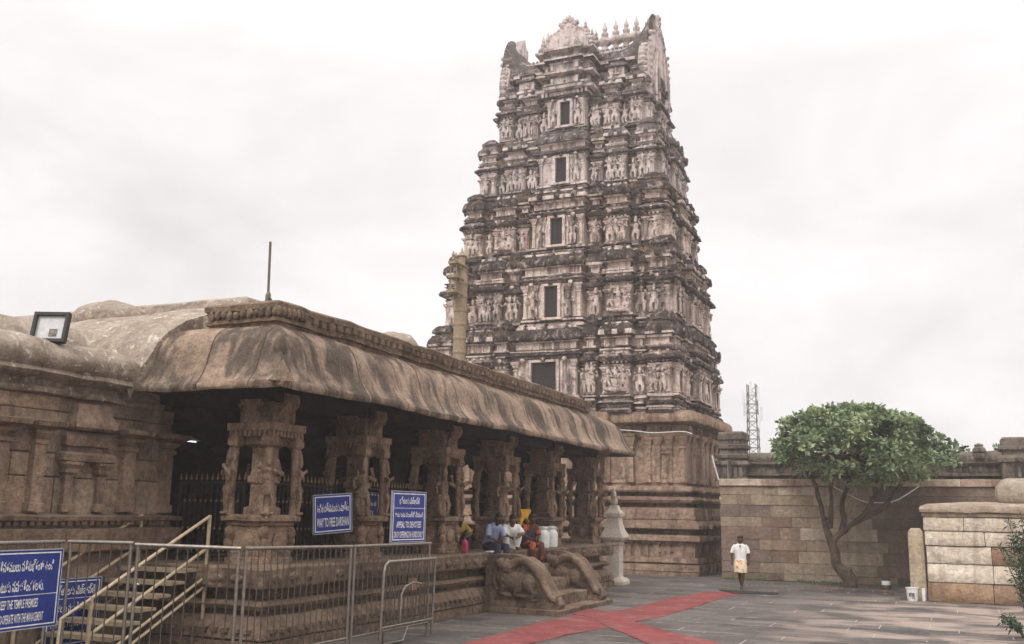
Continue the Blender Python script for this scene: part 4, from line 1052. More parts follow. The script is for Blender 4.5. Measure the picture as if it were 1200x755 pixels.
barricade((-8.82, 16.35), (-8.82, 13.8), 1.62, 1.625, 'steel barricade panel whose end stands nearest the carved stair parapet')
barricade((-8.82, 13.72), (-8.83, 11.1), 1.625, 1.66, 'steel barricade panel in front of the corner pillar')
barricade((-8.86, 11.03), (-10.3, 10.62), 1.66, 1.68, 'steel barricade panel crossing in front of the metal stairs')
barricade((-10.36, 10.6), (-11.28, 10.36), 1.70, 1.70, 'short steel barricade panel between the metal stairs and the large blue board')
barricade((-11.32, 10.28), (-11.30, 7.6), 1.70, 1.70, 'steel barricade panel carrying the large blue notice board')
# smaller rounded gate frame leaning against the last panel
g = empty('gate_frame', (-8.7, 15.6, 0)); tag(g, 'small round-cornered steel gate frame leaning on the end of the barricade', 'gate')
ga = lambda s, z: (-8.70+.03*z, 14.5+s, z)
b = MB(); b.tube([ga(0,.1), ga(0,1.2), ga(.03,1.3), ga(.12,1.36), ga(1.78,1.36)], .026, 8); b.tube([ga(0,.3), ga(1.78,.3)], .02, 8); b.tube([ga(1.78,.05), ga(1.78,1.36)], .024, 8)
b.tube([ga(.1,.25), ga(.1,.03), ga(.75,.03), ga(.9,.25)], .02, 8); b.build('frame', [M['steel']], g, smooth=60)
b = MB()
for i in range(1, 17): b.tube([ga(i*.105,.3), ga(i*.105,1.36)], .008, 6)
b.build('bars', [M['steel_dull']], g, smooth=60)
b = MB(); b.tube([ga(.62,.35), ga(.62,.8), ga(.72,.92), ga(1.0,.98), ga(1.3,.94)], .02, 8); b.build('latch_arm', [M['steel']], g, smooth=60)
b = MB(); b.box(-8.72, -8.66, 15.45, 15.62, .85, 1.05); b.build('rusty_plate', [M['brown']], g)

def text_mesh(body, h, width=None):
    c = bpy.data.curves.new('lettering', 'FONT'); c.body = body; c.size = 1; c.resolution_u = 2; c.align_x = 'CENTER'; c.offset = .012
    o = bpy.data.objects.new('lettering', c); COL.objects.link(o)
    dg = bpy.context.evaluated_depsgraph_get(); me = bpy.data.meshes.new_from_object(o.evaluated_get(dg))
    vs = [v.co.copy() for v in me.vertices]; fs = [tuple(p.vertices) for p in me.polygons]
    COL.objects.unlink(o); bpy.data.objects.remove(o); bpy.data.curves.remove(c); bpy.data.meshes.remove(me)
    x0 = min(v.x for v in vs); x1 = max(v.x for v in vs); y0 = min(v.y for v in vs); y1 = max(v.y for v in vs)
    sy = h/(y1-y0); sx = (width/(x1-x0)) if width else sy
    return [((v.x-(x0+x1)/2)*sx, (v.y-(y0+y1)/2)*sy) for v in vs], fs
def notice(loc, rz, w, h, lines, label, tilt=0, lean=0, rules=(), posts=None):
    """board facing local -y; lines: (text, centre height fraction from top, letter height fraction, width fraction[, x shift])"""
    r = empty('notice_board', loc, rz); tag(r, label, 'sign', 'blue temple notice boards')
    R_ = Matrix.Rotation(tilt, 4, 'Y') @ Matrix.Rotation(lean, 4, 'X')
    f = lambda x, y, z: tuple(R_ @ Vector((x, y, z)))
    b = MB(f); b.box(-w/2, w/2, 0, .025, -h/2, h/2); b.build('board', [M['blue']], r, local=True)
    b = MB(f); e = .012
    for s in (-1, 1):
        b.box(-w/2-e, w/2+e, -.006, .03, s*h/2-(0 if s > 0 else e), s*h/2+(e if s > 0 else 0)); b.box(s*w/2-(0 if s > 0 else e), s*w/2+(e if s > 0 else 0), -.0062, .0302, -h/2, h/2)
    b.build('edge_trim', [M['signback']], r, local=True)
    b = MB(f); t = .016; q = .035
    for s in (-1, 1):
        zc = s*(h/2-q); b.box(-w/2+q-t/2, w/2-q+t/2, -.004, .001, zc-t/2, zc+t/2); xc = s*(w/2-q); b.box(xc-t/2, xc+t/2, -.0042, .0008, -h/2+q+t/2, h/2-q-t/2)
    for fr in rules: b.box(-w/2+q, w/2-q, -.0035, .001, h/2-fr*h-.004, h/2-fr*h+.004)
    b.build('painted_border', [M['paint_white']], r, local=True)
    for ln in lines:
        b = MB(f)
        vs, fs = text_mesh(ln[0], ln[2]*h, ln[3]*w); zc = h/2-ln[1]*h; xs = ln[4]*w if len(ln) > 4 else 0
        n = len(vs)
        b.add([(x+xs, -.004, zc+z) for x, z in vs], fs)
        b.build('lettering', [M['paint_white']], r, local=True, recalc=False, smooth=None)
    if posts:
        b = MB(f)
        for x in posts: b.tube([(x, .04, -h/2-.12), (x, .04, h/2-.05)], .014, 6)
        b.build('mount', [M['steel_dull']], r, local=True)
    return r
# large board on the left barricade (faces the court, +x)
notice((-11.21, 9.58, 1.1), radians(93), 1.3, 1.0, [('పరిసరములు పరిశుభ్రంగా ఉంచి', .20, .17, .715, .035), ('మెంటుకు సహకరించగలరు.', .45, .15, .63, -.03), ('KEEP THE TEMPLE PREMISES', .68, .115, .475, -.008), ('AND CO-OPERATE WITH THE MANAGEMENT', .86, .115, .64, -.004)],
       'large blue notice board with white lettering hanging on the barricade at the left edge', rules=(.575,))
notice((-12.36, 11.55, .60), radians(90), 1.0, .98, [('భక్తులకు విజ్ఞప్తి', .17, .17, .78), ('కానుకలను హుండీలో వేయండి', .42, .14, .86), ('APPEAL TO DEVOTEES', .66, .11, .8), ('HUNDI ONLY', .84, .11, .5)],
       'blue notice board low down behind the metal stair handrails', rules=(.29,))
notice((-10.3, 15.35, 2.13), radians(72), .86, .68, [('ఉచిత దర్శనమునకు మార్గం', .33, .25, .84), ('WAY TO FREE DARSHAN', .72, .24, .84)], 'blue notice board hung on the iron fence beside the corner pillar', tilt=radians(-4))
notice((-8.90, 15.68, 2.1), radians(84), 1.02, .87, [('భక్తులకు విజ్ఞప్తి', .18, .16, .6), ('కానుకలను హుండీలో వేయండి', .45, .12, .84), ('APPEAL TO DEVOTEES', .66, .13, .74), ('DROP OFFERINGS IN HUNDI ONLY', .86, .13, .86)],
       'taller blue notice board mounted on top of the steel barricade', rules=(.33,), posts=(-.3, .3))
notice((-11.25, 18.0, 2.25), radians(90), 1.0, .62, [('నిశ్శబ్దం పాటించండి', .33, .2, .8), ('SILENCE', .7, .2, .6)], 'blue notice board half hidden behind the second pillar')
# ------------------------------------------------------------------ people and small things on the pavilion edge
def skin_mesh(J, bones, name, mat, parent, subd=2, root='pelvis', extra=None):
    """one continuous body grown with a skin modifier from joints J: name -> (x, y, z, r[, r2])"""
    names = list(J); idx = {n: i for i, n in enumerate(names)}
    me = bpy.data.meshes.new(name); me.from_pydata([J[n][:3] for n in names], [(idx[a], idx[c]) for a, c in bones], [])
    o = bpy.data.objects.new(name, me); COL.objects.link(o)
    md = o.modifiers.new('skin', 'SKIN'); md.use_smooth_shade = True
    for n in names:
        sv = me.skin_vertices[0].data[idx[n]]; r = J[n][3]; r2 = J[n][4] if len(J[n]) > 4 else r
        sv.radius = (r, r2); sv.use_root = (n == root)
    s = o.modifiers.new('sub', 'SUBSURF'); s.levels = subd; s.render_levels = subd
    dg = bpy.context.evaluated_depsgraph_get(); m2 = bpy.data.meshes.new_from_object(o.evaluated_get(dg))
    bpy.data.objects.remove(o); bpy.data.meshes.remove(me)
    m2.name = name; m2.materials.clear(); m2.materials.append(mat)
    m2.polygons.foreach_set('use_smooth', [True]*len(m2.polygons))
    ob = bpy.data.objects.new(name, m2); COL.objects.link(ob); ob.parent = parent
    return ob
def hand(J, B, tag_, wrist, d, up, s=1.0):
    """palm and five bent fingers from a wrist along d"""
    w = Vector(wrist); d = Vector(d).normalized(); up = Vector(up); side = d.cross(up).normalized(); up = side.cross(d)
    pm = w+d*.055*s; J[tag_+'palm'] = (*pm, .034*s, .018*s); B.append((tag_+'wrist', tag_+'palm'))
    for i, (o, L_) in enumerate(((-.027,.062),(-.009,.072),(.009,.068),(.027,.054))):
        k = pm+side*o*s+d*.035*s; m1 = k+d*L_*.5*s-up*.006; t = m1+d*L_*.4*s-up*.025*s
        for nme, q, r in (('k', k, .0095), ('m', m1, .0085), ('t', t, .007)): J[f'{tag_}f{i}{nme}'] = (*q, r*s)
        B += [(tag_+'palm', f'{tag_}f{i}k'), (f'{tag_}f{i}k', f'{tag_}f{i}m'), (f'{tag_}f{i}m', f'{tag_}f{i}t')]
    t1 = w+d*.03*s-side*.035*s; t2 = t1+d*.035*s-side*.018*s-up*.01
    J[tag_+'th1'] = (*t1, .012*s); J[tag_+'th2'] = (*t2, .009*s); B += [(tag_+'palm', tag_+'th1'), (tag_+'th1', tag_+'th2')]
def body(P, name, mat, parent, female=False):
    """P: joint positions, head centre and facing; builds one continuous body with face"""
    J = {}; B = []
    def j(n, p, r, r2=None): J[n] = (*p, r, r2 if r2 else r)
    V = lambda n: Vector(P[n])
    f = Vector(P.get('face', (0, -1, 0))).normalized(); hd = V('head'); nk = V('neck')
    j('pelvis', P['pelvis'], .15, .11); j('waist', P['waist'], .125, .095); j('chest', P['chest'], .15, .105); j('neckb', nk-(nk-V('chest')).normalized()*.05, .06); j('neck', nk, .052)
    upv = (hd-nk).normalized()
    j('jaw', hd-upv*.06+f*.02, .062, .072); j('head', hd+upv*.02, .078, .092); j('crown', hd+upv*.085-f*.005, .058, .068)
    j('nose', hd+f*.105-upv*.01, .013); j('nose0', hd+f*.075+upv*.01, .02); j('chin', hd+f*.07-upv*.085, .026)
    B += [('pelvis','waist'),('waist','chest'),('chest','neckb'),('neckb','neck'),('neck','jaw'),('jaw','head'),('head','crown'),('head','nose0'),('nose0','nose'),('jaw','chin')]
    sd = f.cross(Vector((0, 0, 1))).normalized()
    for s, q in ((1, 'eL'), (-1, 'eR')):
        j(q, hd+sd*s*.085, .02, .012); B.append(('head', q))
    for s in ('l', 'r'):
        j(s+'sh', P[s+'sh'], .062); j(s+'el', P[s+'el'], .043); j(s+'wrist', P[s+'wr'], .029)
        B += [('chest', s+'sh'), (s+'sh', s+'el'), (s+'el', s+'wrist')]
        dv = V(s+'wr')-V(s+'el'); hand(J, B, s, P[s+'wr'], P.get(s+'hd', dv), P.get(s+'up', -f))
        j(s+'hip', P[s+'hip'], .095); j(s+'kn', P[s+'kn'], .062); j(s+'calf', Vector(P[s+'kn']).lerp(Vector(P[s+'an']), .35), .055); j(s+'an', P[s+'an'], .036)
        j(s+'toe', P[s+'toe'], .03, .02); hl = Vector(P[s+'an'])-(Vector(P[s+'toe'])-Vector(P[s+'an'])).normalized()*.035; j(s+'ball', Vector(P[s+'an']).lerp(Vector(P[s+'toe']), .6), .042, .028)
        B += [('pelvis', s+'hip'), (s+'hip', s+'kn'), (s+'kn', s+'calf'), (s+'calf', s+'an'), (s+'an', s+'ball'), (s+'ball', s+'toe')]
    o = skin_mesh(J, B, name, mat, parent)
    b = MB()
    for s in (1, -1): b.ell(hd+f*.088+sd*s*.033+upv*.022, .012, .008, .008, 8, 5)
    b.build('eyes', [M['hair']], parent, local=True, smooth=70)
    return o
def hair_cap(parent, hd, f, up, bun=False, mat='hair'):
    hd, f, up = Vector(hd), Vector(f).normalized(), Vector(up).normalized(); sd = f.cross(up).normalized(); f = up.cross(sd)
    Mx = Matrix((( sd.x, f.x, up.x), (sd.y, f.y, up.y), (sd.z, f.z, up.z)))
    b = MB(); b.ell(hd+up*.082-f*.03, .09, .1, .062, 14, 9, 0, Mx); b.ell(hd-f*.06+up*.01, .085, .055, .095, 12, 8, 0, Mx)
    if bun: b.ell(hd-f*.125-up*.02, .05, .05, .055, 10, 7)
    b.build('hair', [M[mat]], parent, jit=[(.006, 18)], smooth=70, local=True)
def garment(parent, name, mat, segs, jit=[(.012, 7)], n=14):
    """cloth shells: each seg is a list of (centre, rx, ry, axis) rings"""
    b = MB()
    for seg in segs:
        R = []; K = len(seg)
        for i, (c, rx, ry) in enumerate(seg):
            c = Vector(c); d = Vector(seg[min(i+1, K-1)][0])-Vector(seg[max(i-1, 0)][0]); d.normalize()
            ref = Vector((1, 0, 0)) if abs(d.x) < .75 else Vector((0, 1, 0))
            a = (ref-d*ref.dot(d)).normalized(); e = d.cross(a)
            R.append([c+a*cos(2*pi*k/n)*rx+e*sin(2*pi*k/n)*ry for k in range(n)])
        b.rings(R, 0)
    return b.build(name, [M[mat]], parent, jit=jit, smooth=70, local=True)

# walking man in white shirt and folded lungi (faces the camera)
pm = empty('person', (-6.05, 31.4, 0), radians(10)); tag(pm, 'man walking barefoot in white shirt and folded cream lungi, near the black mat', 'person')
P = dict(pelvis=(0,0,.86), waist=(0,0,1.0), chest=(0,.01,1.2), neck=(0,.0,1.38), head=(.005,-.02,1.49), face=(-.25,-1,-.12),
         lsh=(.175,.02,1.31), lel=(.25,.05,1.05), lwr=(.235,-.03,.84), rsh=(-.175,.02,1.31), rel=(-.26,.04,1.05), rwr=(-.25,-.06,.85),
         lhip=(.085,0,.82), lkn=(.06,-.10,.46), lan=(.03,-.12,.075), ltoe=(.04,-.27,.03), rhip=(-.085,0,.82), rkn=(-.04,-.02,.45), ran=(0.0,.24,.13), rtoe=(-.01,.13,.02))
body(P, 'body', M['skin_dark'], pm)
hair_cap(pm, P['head'], P['face'], (0, 0, 1))
garment(pm, 'shirt', 'cloth_white', [[((0,0,.82),.185,.135),((0,0,.95),.172,.13),((0,.01,1.1),.18,.135),((0,.01,1.25),.195,.13),((0,.01,1.33),.17,.11),((0,.005,1.385),.075,.075)],
        [((.14,.02,1.33),.06,.06),((.20,.02,1.25),.066,.066),((.235,.045,1.1),.068,.068)], [((-.14,.02,1.33),.06,.06),((-.20,.02,1.25),.066,.066),((-.245,.04,1.1),.068,.068)]])
garment(pm, 'lungi', 'lungi', [[((0,0,.93),.165,.125),((0,0,.84),.19,.15),((0,-.02,.7),.205,.17),((0,-.02,.58),.2,.175),((0,-.02,.52),.195,.17)], [((.02,-.14,.9),.06,.03),((.03,-.17,.74),.1,.03),((.05,-.17,.6),.05,.02)]], [(.02, 9)])
b = MB()
for s_ in (-1, 1): b.add([(s_*.075,-.065,1.385),(s_*.02,-.118,1.34),(s_*.045,-.128,1.27),(s_*.1,-.1,1.335)], [(0,1,2,3)])
b.add([(-.02,-.117,1.35),(.02,-.117,1.35),(.0,-.137,1.22)], [(0,1,2)], 1)
b.build('collar', [M['cloth_white'], M['skin_dark']], pm, local=True)

def seated(loc, rz, label, shirt, lower, mat='skin', crouch=False, shawl=None, lean=.12, bun=False, headcloth=None, s=1.0):
    r = empty('person', loc, rz); r.scale = (s, s, s); tag(r, label, 'person')
    l = lean
    if crouch:   # squatting, knees up
        P = dict(pelvis=(0,.06,.14), waist=(0,.0,.27), chest=(0,-.10-l*.4,.46), neck=(0,-.18-l*.5,.62), head=(0,-.23-l*.5,.72), face=(0,-1,-.45),
                 lsh=(.165,-.12-l*.4,.55), lel=(.24,-.30-l*.3,.40), lwr=(.12,-.47,.34), rsh=(-.165,-.12-l*.4,.55), rel=(-.24,-.30-l*.3,.40), rwr=(-.12,-.47,.34),
                 lhip=(.09,.04,.14), lkn=(.17,-.34,.42), lan=(.13,-.24,.05), ltoe=(.15,-.40,.025), rhip=(-.09,.04,.14), rkn=(-.17,-.34,.42), ran=(-.13,-.24,.05), rtoe=(-.15,-.40,.025))
        low = [[((.07,.06,.15),.13,.12),((.14,-.14,.31),.115,.105),((.17,-.33,.43),.09,.085),((.15,-.29,.25),.085,.08),((.13,-.25,.10),.07,.07)], [((-.07,.06,.15),.13,.12),((-.14,-.14,.31),.115,.105),((-.17,-.33,.43),.09,.085),((-.15,-.29,.25),.085,.08),((-.13,-.25,.10),.07,.07)]]
    else:        # sitting on the edge, legs hanging
        P = dict(pelvis=(0,0,.12), waist=(0,.01,.26), chest=(0,-.05-l*.4,.47), neck=(0,-.1-l*.7,.64), head=(0,-.14-l*.9,.75), face=(0,-1,-.5),
                 lsh=(.17,-.06-l*.4,.57), lel=(.23,-.16-l*.4,.34), lwr=(.10,-.36,.26), rsh=(-.17,-.06-l*.4,.57), rel=(-.23,-.16-l*.4,.34), rwr=(-.10,-.36,.26),
                 lhip=(.09,-.02,.11), lkn=(.13,-.46,.12), lan=(.12,-.50,-.30), ltoe=(.13,-.66,-.35), rhip=(-.09,-.02,.11), rkn=(-.13,-.46,.12), ran=(-.12,-.42,-.30), rtoe=(-.13,-.58,-.35))
        low = [[((.06,.03,.12),.13,.12),((.10,-.2,.13),.115,.105),((.13,-.46,.12),.09,.085),((.125,-.50,-.08),.085,.085),((.12,-.50,-.24),.08,.08)], [((-.06,.03,.12),.13,.12),((-.10,-.2,.13),.115,.105),((-.13,-.46,.12),.09,.085),((-.125,-.46,-.08),.085,.085),((-.12,-.43,-.24),.08,.08)]]
    body(P, 'body', M[mat], r)
    hair_cap(r, P['head'], P['face'], (0, -.35, 1), bun)
    c, n_, w = Vector(P['chest']), Vector(P['neck']), Vector(P['waist'])
    sl = [[tuple(Vector(P[k+'sh'])+Vector((-.03 if k == 'l' else .03, 0, .03))) , tuple(Vector(P[k+'sh']).lerp(Vector(P[k+'el']), .35)), tuple(Vector(P[k+'sh']).lerp(Vector(P[k+'el']), .95))] for k in ('l', 'r')]
    garment(r, 'shirt', shirt, [[((0,.03,.08),.19,.16),(tuple(w),.18,.14),(tuple(w.lerp(c, .6)),.185,.14),(tuple(c+Vector((0,0,.06))),.19,.13),(tuple(c.lerp(n_, .75)),.15,.10),(tuple(n_-Vector((0,0,.03))),.07,.07)]]+[[(q[0],.07,.07),(q[1],.08,.08),(q[2],.072,.072)] for q in sl], [(.014, 8)])
    garment(r, 'lower_cloth', lower, low, [(.012, 8)])
    if shawl: garment(r, 'shawl', shawl, [[((.16,.0,.62),.05,.03),((.05,-.1-l*.5,.5),.12,.04),((-.1,-.13-l*.4,.3),.12,.04),((-.17,-.1,.12),.1,.05)]], [(.015, 9)])
    return r
seated((-10.02, 21.55, FZ), radians(62), 'person in pale blue shirt and navy trousers sitting bent over on the pavilion edge', 'cloth_blue', 'cloth_navy', lean=.22, mat='skin_dark')
seated((-10.0, 22.62, FZ), radians(38), 'person in white clothes squatting on the pavilion edge with knees drawn up', 'cloth_white', 'cloth_white', crouch=True, lean=.25, mat='skin')
seated((-9.98, 23.72, FZ), radians(55), 'person in brown and orange sari sitting on the edge beside the white cans', 'sari', 'sari', lean=.1, shawl='cloth_navy', bun=True, mat='skin_dark')
seated((-10.5, 20.75, FZ), radians(40), 'person in mustard cloth squatting in shade by the third pillar', 'cloth_yellow', 'cloth_navy', crouch=True, mat='skin_dark', lean=.2)
b = MB(); b.loft(-9.98, -9.93, 20.05, 20.15, [(0,FZ),(.015,FZ+.02),(.02,FZ+.18),(.0,FZ+.28),(-.02,FZ+.31)], .05)
tag(b.build('cloth_bag', [M['pink']], jit=[(.02, 9)], smooth=60), 'small bright pink bag standing at the foot of the third pillar', 'bag')
def milk_can(x, y, label):
    r = empty('milk_can', (x, y, FZ)); tag(r, label, 'can', 'white lidded cans on the pavilion edge')
    b = MB(); b.lathe((0,0,0), [(.15,0),(.17,.015),(.175,.06),(.18,.3),(.175,.38),(.13,.45),(.105,.48),(.105,.5),(.0,.5)], 22); b.build('can_body', [M['can']], r, local=True, smooth=45)
    b = MB(); b.lathe((0,0,0), [(.11,.49),(.135,.505),(.135,.54),(.11,.555),(.0,.56)], 20); b.build('lid', [M['can']], r, local=True, smooth=40)
    for s in (-1, 1):
        b = MB(); b.tube([(s*.13,0,.44),(s*.17,0,.5),(s*.15,0,.54),(s*.11,0,.53)], .012, 6); b.build('handle', [M['can']], r, local=True)
milk_can(-9.95, 24.72, 'white lidded can standing next to the seated person in orange')
milk_can(-9.98, 25.4, 'white lidded can standing nearer the fifth pillar')
ar = empty('painted_arch', (-10.5, 24.75, FZ)); tag(ar, 'yellow painted wooden arch frame standing behind the seated people', 'arch')
b = MB(lambda p, q, t: (t-10.5, 24.75+p, FZ+q))
oo = [(-.40,0),(-.40,.55),(-.36,.72),(-.26,.82),(-.34,.92),(-.36,1.0),(.36,1.0),(.34,.92),(.26,.82),(.36,.72),(.40,.55),(.40,0)]
ii = [(-.27,0),(-.27,.5),(-.24,.62),(-.16,.71),(-.08,.755),(-.03,.76),(.03,.76),(.08,.755),(.16,.71),(.24,.62),(.27,.5),(.27,0)]
nn = len(oo)
vs = [(p, q, t) for t in (-.04, .04) for p, q in oo+ii]
fs = []
for i in range(nn-1):
    for o_ in (0, 2*nn): fs.append((o_+i, o_+i+1, o_+nn+i+1, o_+nn+i))
    fs.append((i, i+1, 2*nn+i+1, 2*nn+i)); fs.append((nn+i, nn+i+1, 3*nn+i+1, 3*nn+i))
fs += [(0, nn, 3*nn, 2*nn), (nn-1, 2*nn-1, 4*nn-1, 3*nn-1)]
b.add(vs, fs); b.build('arch_frame', [M['yellow']], ar, smooth=30)
b = MB(); b.box(-9.86, -9.72, 20.95, 21.4, FZ, FZ+.03); tag(b.build('newspaper', [M['paint_white']], jit=[(.01, 6)]), 'folded white newspaper lying on the pavilion edge beside the blue-shirted person', 'newspaper')
b = MB(); b.loft(-10.25, -10.12, 23.2, 23.4, [(0,FZ),(.01,FZ+.02),(.01,FZ+.24),(0,FZ+.26)], .1); tag(b.build('plastic_box', [M['white_plastic']]), 'small white plastic box between the squatting person and the person in orange', 'box')
tl = empty('tube_light', (-15, 16.7, 3.6)); tag(tl, 'lit white fluorescent tube glowing inside the dark pavilion', 'light')
b = MB(); b.tube([(-15,16.5,3.6),(-15,16.93,3.6)], .014, 8); b.build('tube', [M['tube']], tl)
b = MB(); b.box(-15.04, -14.96, 16.4, 17.03, 3.625, 3.67); b.build('fitting', [M['white_plastic']], tl)
# ------------------------------------------------------------------ vegetation
def leaf_clump(b, c, n, L_, w, spread, rnd, up=.5, tone=None):
    for i in range(n):
        d = Vector((rnd.gauss(0, 1), rnd.gauss(0, 1), rnd.gauss(up, .7))).normalized()
        p0 = c+d*rnd.uniform(0, spread)
        l = L_*rnd.uniform(.7, 1.2); sd = d.cross(Vector((rnd.uniform(-1, 1), rnd.uniform(-1, 1), .6))).normalized()*w*rnd.uniform(.8, 1.2)
        dr = Vector((0, 0, -.18*l))
        m_ = p0+d*l*.55; t = p0+d*l+dr
        q = (tone if tone is not None else rnd.random()); q = min(1, max(0, q+rnd.uniform(-.25, .25))); b.tone = (q, q, q)
        b.add([p0, m_+sd, t, m_-sd], [(0, 1, 2, 3)])
tr = empty('tree', (-3.35, 35.0, 0)); tag(tr, 'umbrella-shaped leafy green tree with twisting trunk in front of the boundary wall', 'tree')
rnd = random.Random(21)
TY = 34.6
b = MB()
def limb(pts, r0, r1, n=9):
    P = [Vector(p) for p in pts]; K = len(P)
    Q = []
    for i in range(K-1):
        p0, p1, p2, p3 = P[max(i-1, 0)], P[i], P[i+1], P[min(i+2, K-1)]
        for k in range(4):
            t = k/4; Q.append(.5*((2*p1)+(p2-p0)*t+(2*p0-5*p1+4*p2-p3)*t*t+(3*p1-p0-3*p2+p3)*t**3))
    Q.append(P[-1])
    b.tube(Q, [r0+(r1-r0)*i/(len(Q)-1) for i in range(len(Q))], n)
limb([(-3.15,TY,-.1),(-3.22,TY,.3),(-3.52,TY,.7),(-3.58,TY,1.1),(-3.68,TY,1.5)], .22, .13)
limb([(-3.15,TY,-.1),(-3.08,TY-.05,.25),(-3.2,TY,.6)], .22, .1)
limb([(-3.66,TY,1.4),(-3.82,TY,1.9),(-3.9,TY+.05,2.3),(-4.0,TY,2.8),(-4.15,TY-.1,3.4),(-4.5,TY-.3,4.0),(-4.9,TY-.3,4.4)], .11, .04)
limb([(-3.66,TY,1.4),(-3.4,TY-.05,1.7),(-3.0,TY-.1,2.0),(-2.6,TY-.1,2.35),(-2.25,TY-.1,2.9),(-1.8,TY-.2,3.5),(-1.2,TY-.3,4.0)], .105, .04)
limb([(-3.35,TY,1.75),(-3.25,TY+.2,2.2),(-3.3,TY+.3,2.7),(-3.1,TY+.3,3.3),(-2.9,TY+.3,4.2)], .11, .05)
limb([(-2.9,TY-.1,2.1),(-2.5,TY+.2,2.3),(-1.9,TY+.3,2.7),(-1.5,TY+.4,3.3),(-.9,TY+.4,4.0)], .1, .04)
limb([(-3.68,TY,1.9),(-3.6,TY-.4,2.5),(-3.5,TY-.8,3.3),(-3.3,TY-1.2,4.2)], .09, .04)
limb([(-3.88,TY,2.3),(-3.62,TY,2.1)], .05, .03)
tips = []
cx, cy = -2.75, 34.3
for i in range(46):
    a = rnd.uniform(0, 2*pi); rr_ = sqrt(rnd.random())
    x = cx+2.4*rr_*cos(a); y = cy+2.3*rr_*sin(a); z = 4.0+1.35*(1-rr_*rr_)*rnd.uniform(.4, 1)+rnd.uniform(0, .3)
    s = rnd.choice([(-4.3,TY-.2,3.6),(-2.0,TY-.2,3.3),(-3.0,TY+.3,3.6),(-1.4,TY+.4,3.4),(-3.4,TY-.9,3.5)])
    mid = ((s[0]+x)/2+rnd.uniform(-.2, .2), (s[1]+y)/2, (s[2]+z)/2+.1)
    limb([s, mid, (x, y, z)], .045, .015, 6)
b.build('trunk', [M['bark']], tr, jit=[(.045, 3), (.018, 11)], smooth=60)
def crown(cx, cy, rx, ry, zfun, n, name, parent, mat, L_=.2, w=.042, per=22, skew=0):
    b = MB(); cl = []
    for i in range(n):
        a = rnd.uniform(0, 2*pi); q = rnd.random()**.5
        lob = 1+.12*sin(3*a+1)+.08*sin(7*a+2)
        x = q*rx*lob*cos(a); y = q*ry*lob*sin(a)
        z0, z1 = zfun(x/rx, y/ry)
        t = 1-rnd.random()**2.2*.9
        z = z0+(z1-z0)*t
        if noise.noise((x*.9+7, y*.9, z*1.3)) < -.12: continue
        tone = .30+.9*noise.noise((x*1.3, y*1.3, z*1.3+4)) + .25*rnd.random()
        leaf_clump(b, Vector((cx+x, cy+y, z)), per, L_, w, .10, rnd, .45, tone)
    return b.build(name, [M[mat]], parent, smooth=None, recalc=False)
def zt(u, v):
    r2 = min(1, u*u+v*v)
    top = 4.5+1.35*(1-r2)**.6-.12*u+.22*noise.noise((u*3.5, v*3.5, 1))
    bot = 4.0-1.0*(1-r2)**.5-.1*u+.25*noise.noise((u*3, v*3, 5))
    return bot, top
crown(cx-.05, cy, 2.72, 2.45, zt, 1700, 'crown', tr, 'leaf', .21, .045, 20)

# narrow-leaved shrub at the right edge
sh = empty('shrub', (1.25, 22.0, 0)); tag(sh, 'narrow-leaved green shrub growing at the right edge before the cream wall', 'shrub')
b = MB(); 
sb = MB()
for i in range(26):
    a = rnd.uniform(0, 2*pi); x0, y0 = 1.35+rnd.uniform(-.12, .12), 22+rnd.uniform(-.2, .2)
    h_ = rnd.uniform(1.5, 2.45); lx, ly = cos(a)*rnd.uniform(.1, .55), sin(a)*rnd.uniform(.1, .5)
    pts = [Vector((x0, y0, -.03)), Vector((x0+lx*.3, y0+ly*.3, h_*.5)), Vector((x0+lx, y0+ly, h_))]
    sb.tube(pts, [.018, .012, .005], 5)
    for k in range(34):
        t = rnd.uniform(.34, 1)
        c = pts[0].lerp(pts[1], min(1, t*2)) if t < .5 else pts[1].lerp(pts[2], t*2-1)
        leaf_clump(b, c, 3, .15, .013, .03, rnd, .35, .35+.5*noise.noise((c.x*2, c.y*2, c.z*2)))
sb.build('stems', [M['bark']], sh); b.build('foliage', [M['leaf2']], sh, smooth=None, recalc=False)
sp = empty('seedling', (1.05, 22.3, 0)); tag(sp, 'small leafy seedling sprouting from the ground below the shrub', 'plant')
b = MB(); sb = MB()
for i in range(7):
    a = rnd.uniform(2, 4.4); tip = Vector((1.15+.38*cos(a), 22.1+.3*sin(a), rnd.uniform(.25, .5))); sb.tube([(1.15,22.1,-.02), Vector((1.15,22.1,0)).lerp(tip, .5)+Vector((0,0,.1)), tip], [.012,.008,.004], 5)
    for k in range(5): leaf_clump(b, Vector((1.15,22.1,.05)).lerp(tip, .4+.15*k), 4, .13, .022, .02, rnd, .2, .4)
sb.build('stem', [M['bark']], sp); b.build('leaves', [M['leaf2']], sp, smooth=None, recalc=False)
# treetops beyond the wall
def far_tree(x, y, h, rx, label):
    r = empty('tree', (x, y, 0)); tag(r, label, 'tree', 'trees beyond the boundary wall')
    b = MB(); b.tube([(x,y,0),(x+.1,y,h*.5),(x,y,h-.6)], [.2,.14,.04], 7)
    for k in range(6): b.tube([(x,y,h*.6),(x+rx*.8*cos(k),y+rx*.6*sin(k),h-.5)], [.07,.02], 5)
    b.build('trunk', [M['bark']], r)
    crown(x, y, rx, rx, lambda u, v: (h-1.6, h-.1-.9*(u*u+v*v)+.3*noise.noise((u*4, v*4, x))), 90, 'crown', r, 'leaf3', .24, .06, 9)
far_tree(.1, 46, 5.7, 1.0, 'sparse treetop showing above the wall beside the umbrella-shaped tree')
far_tree(2.4, 47, 5.55, .9, 'sparse low treetop showing above the wall, left of the turret')
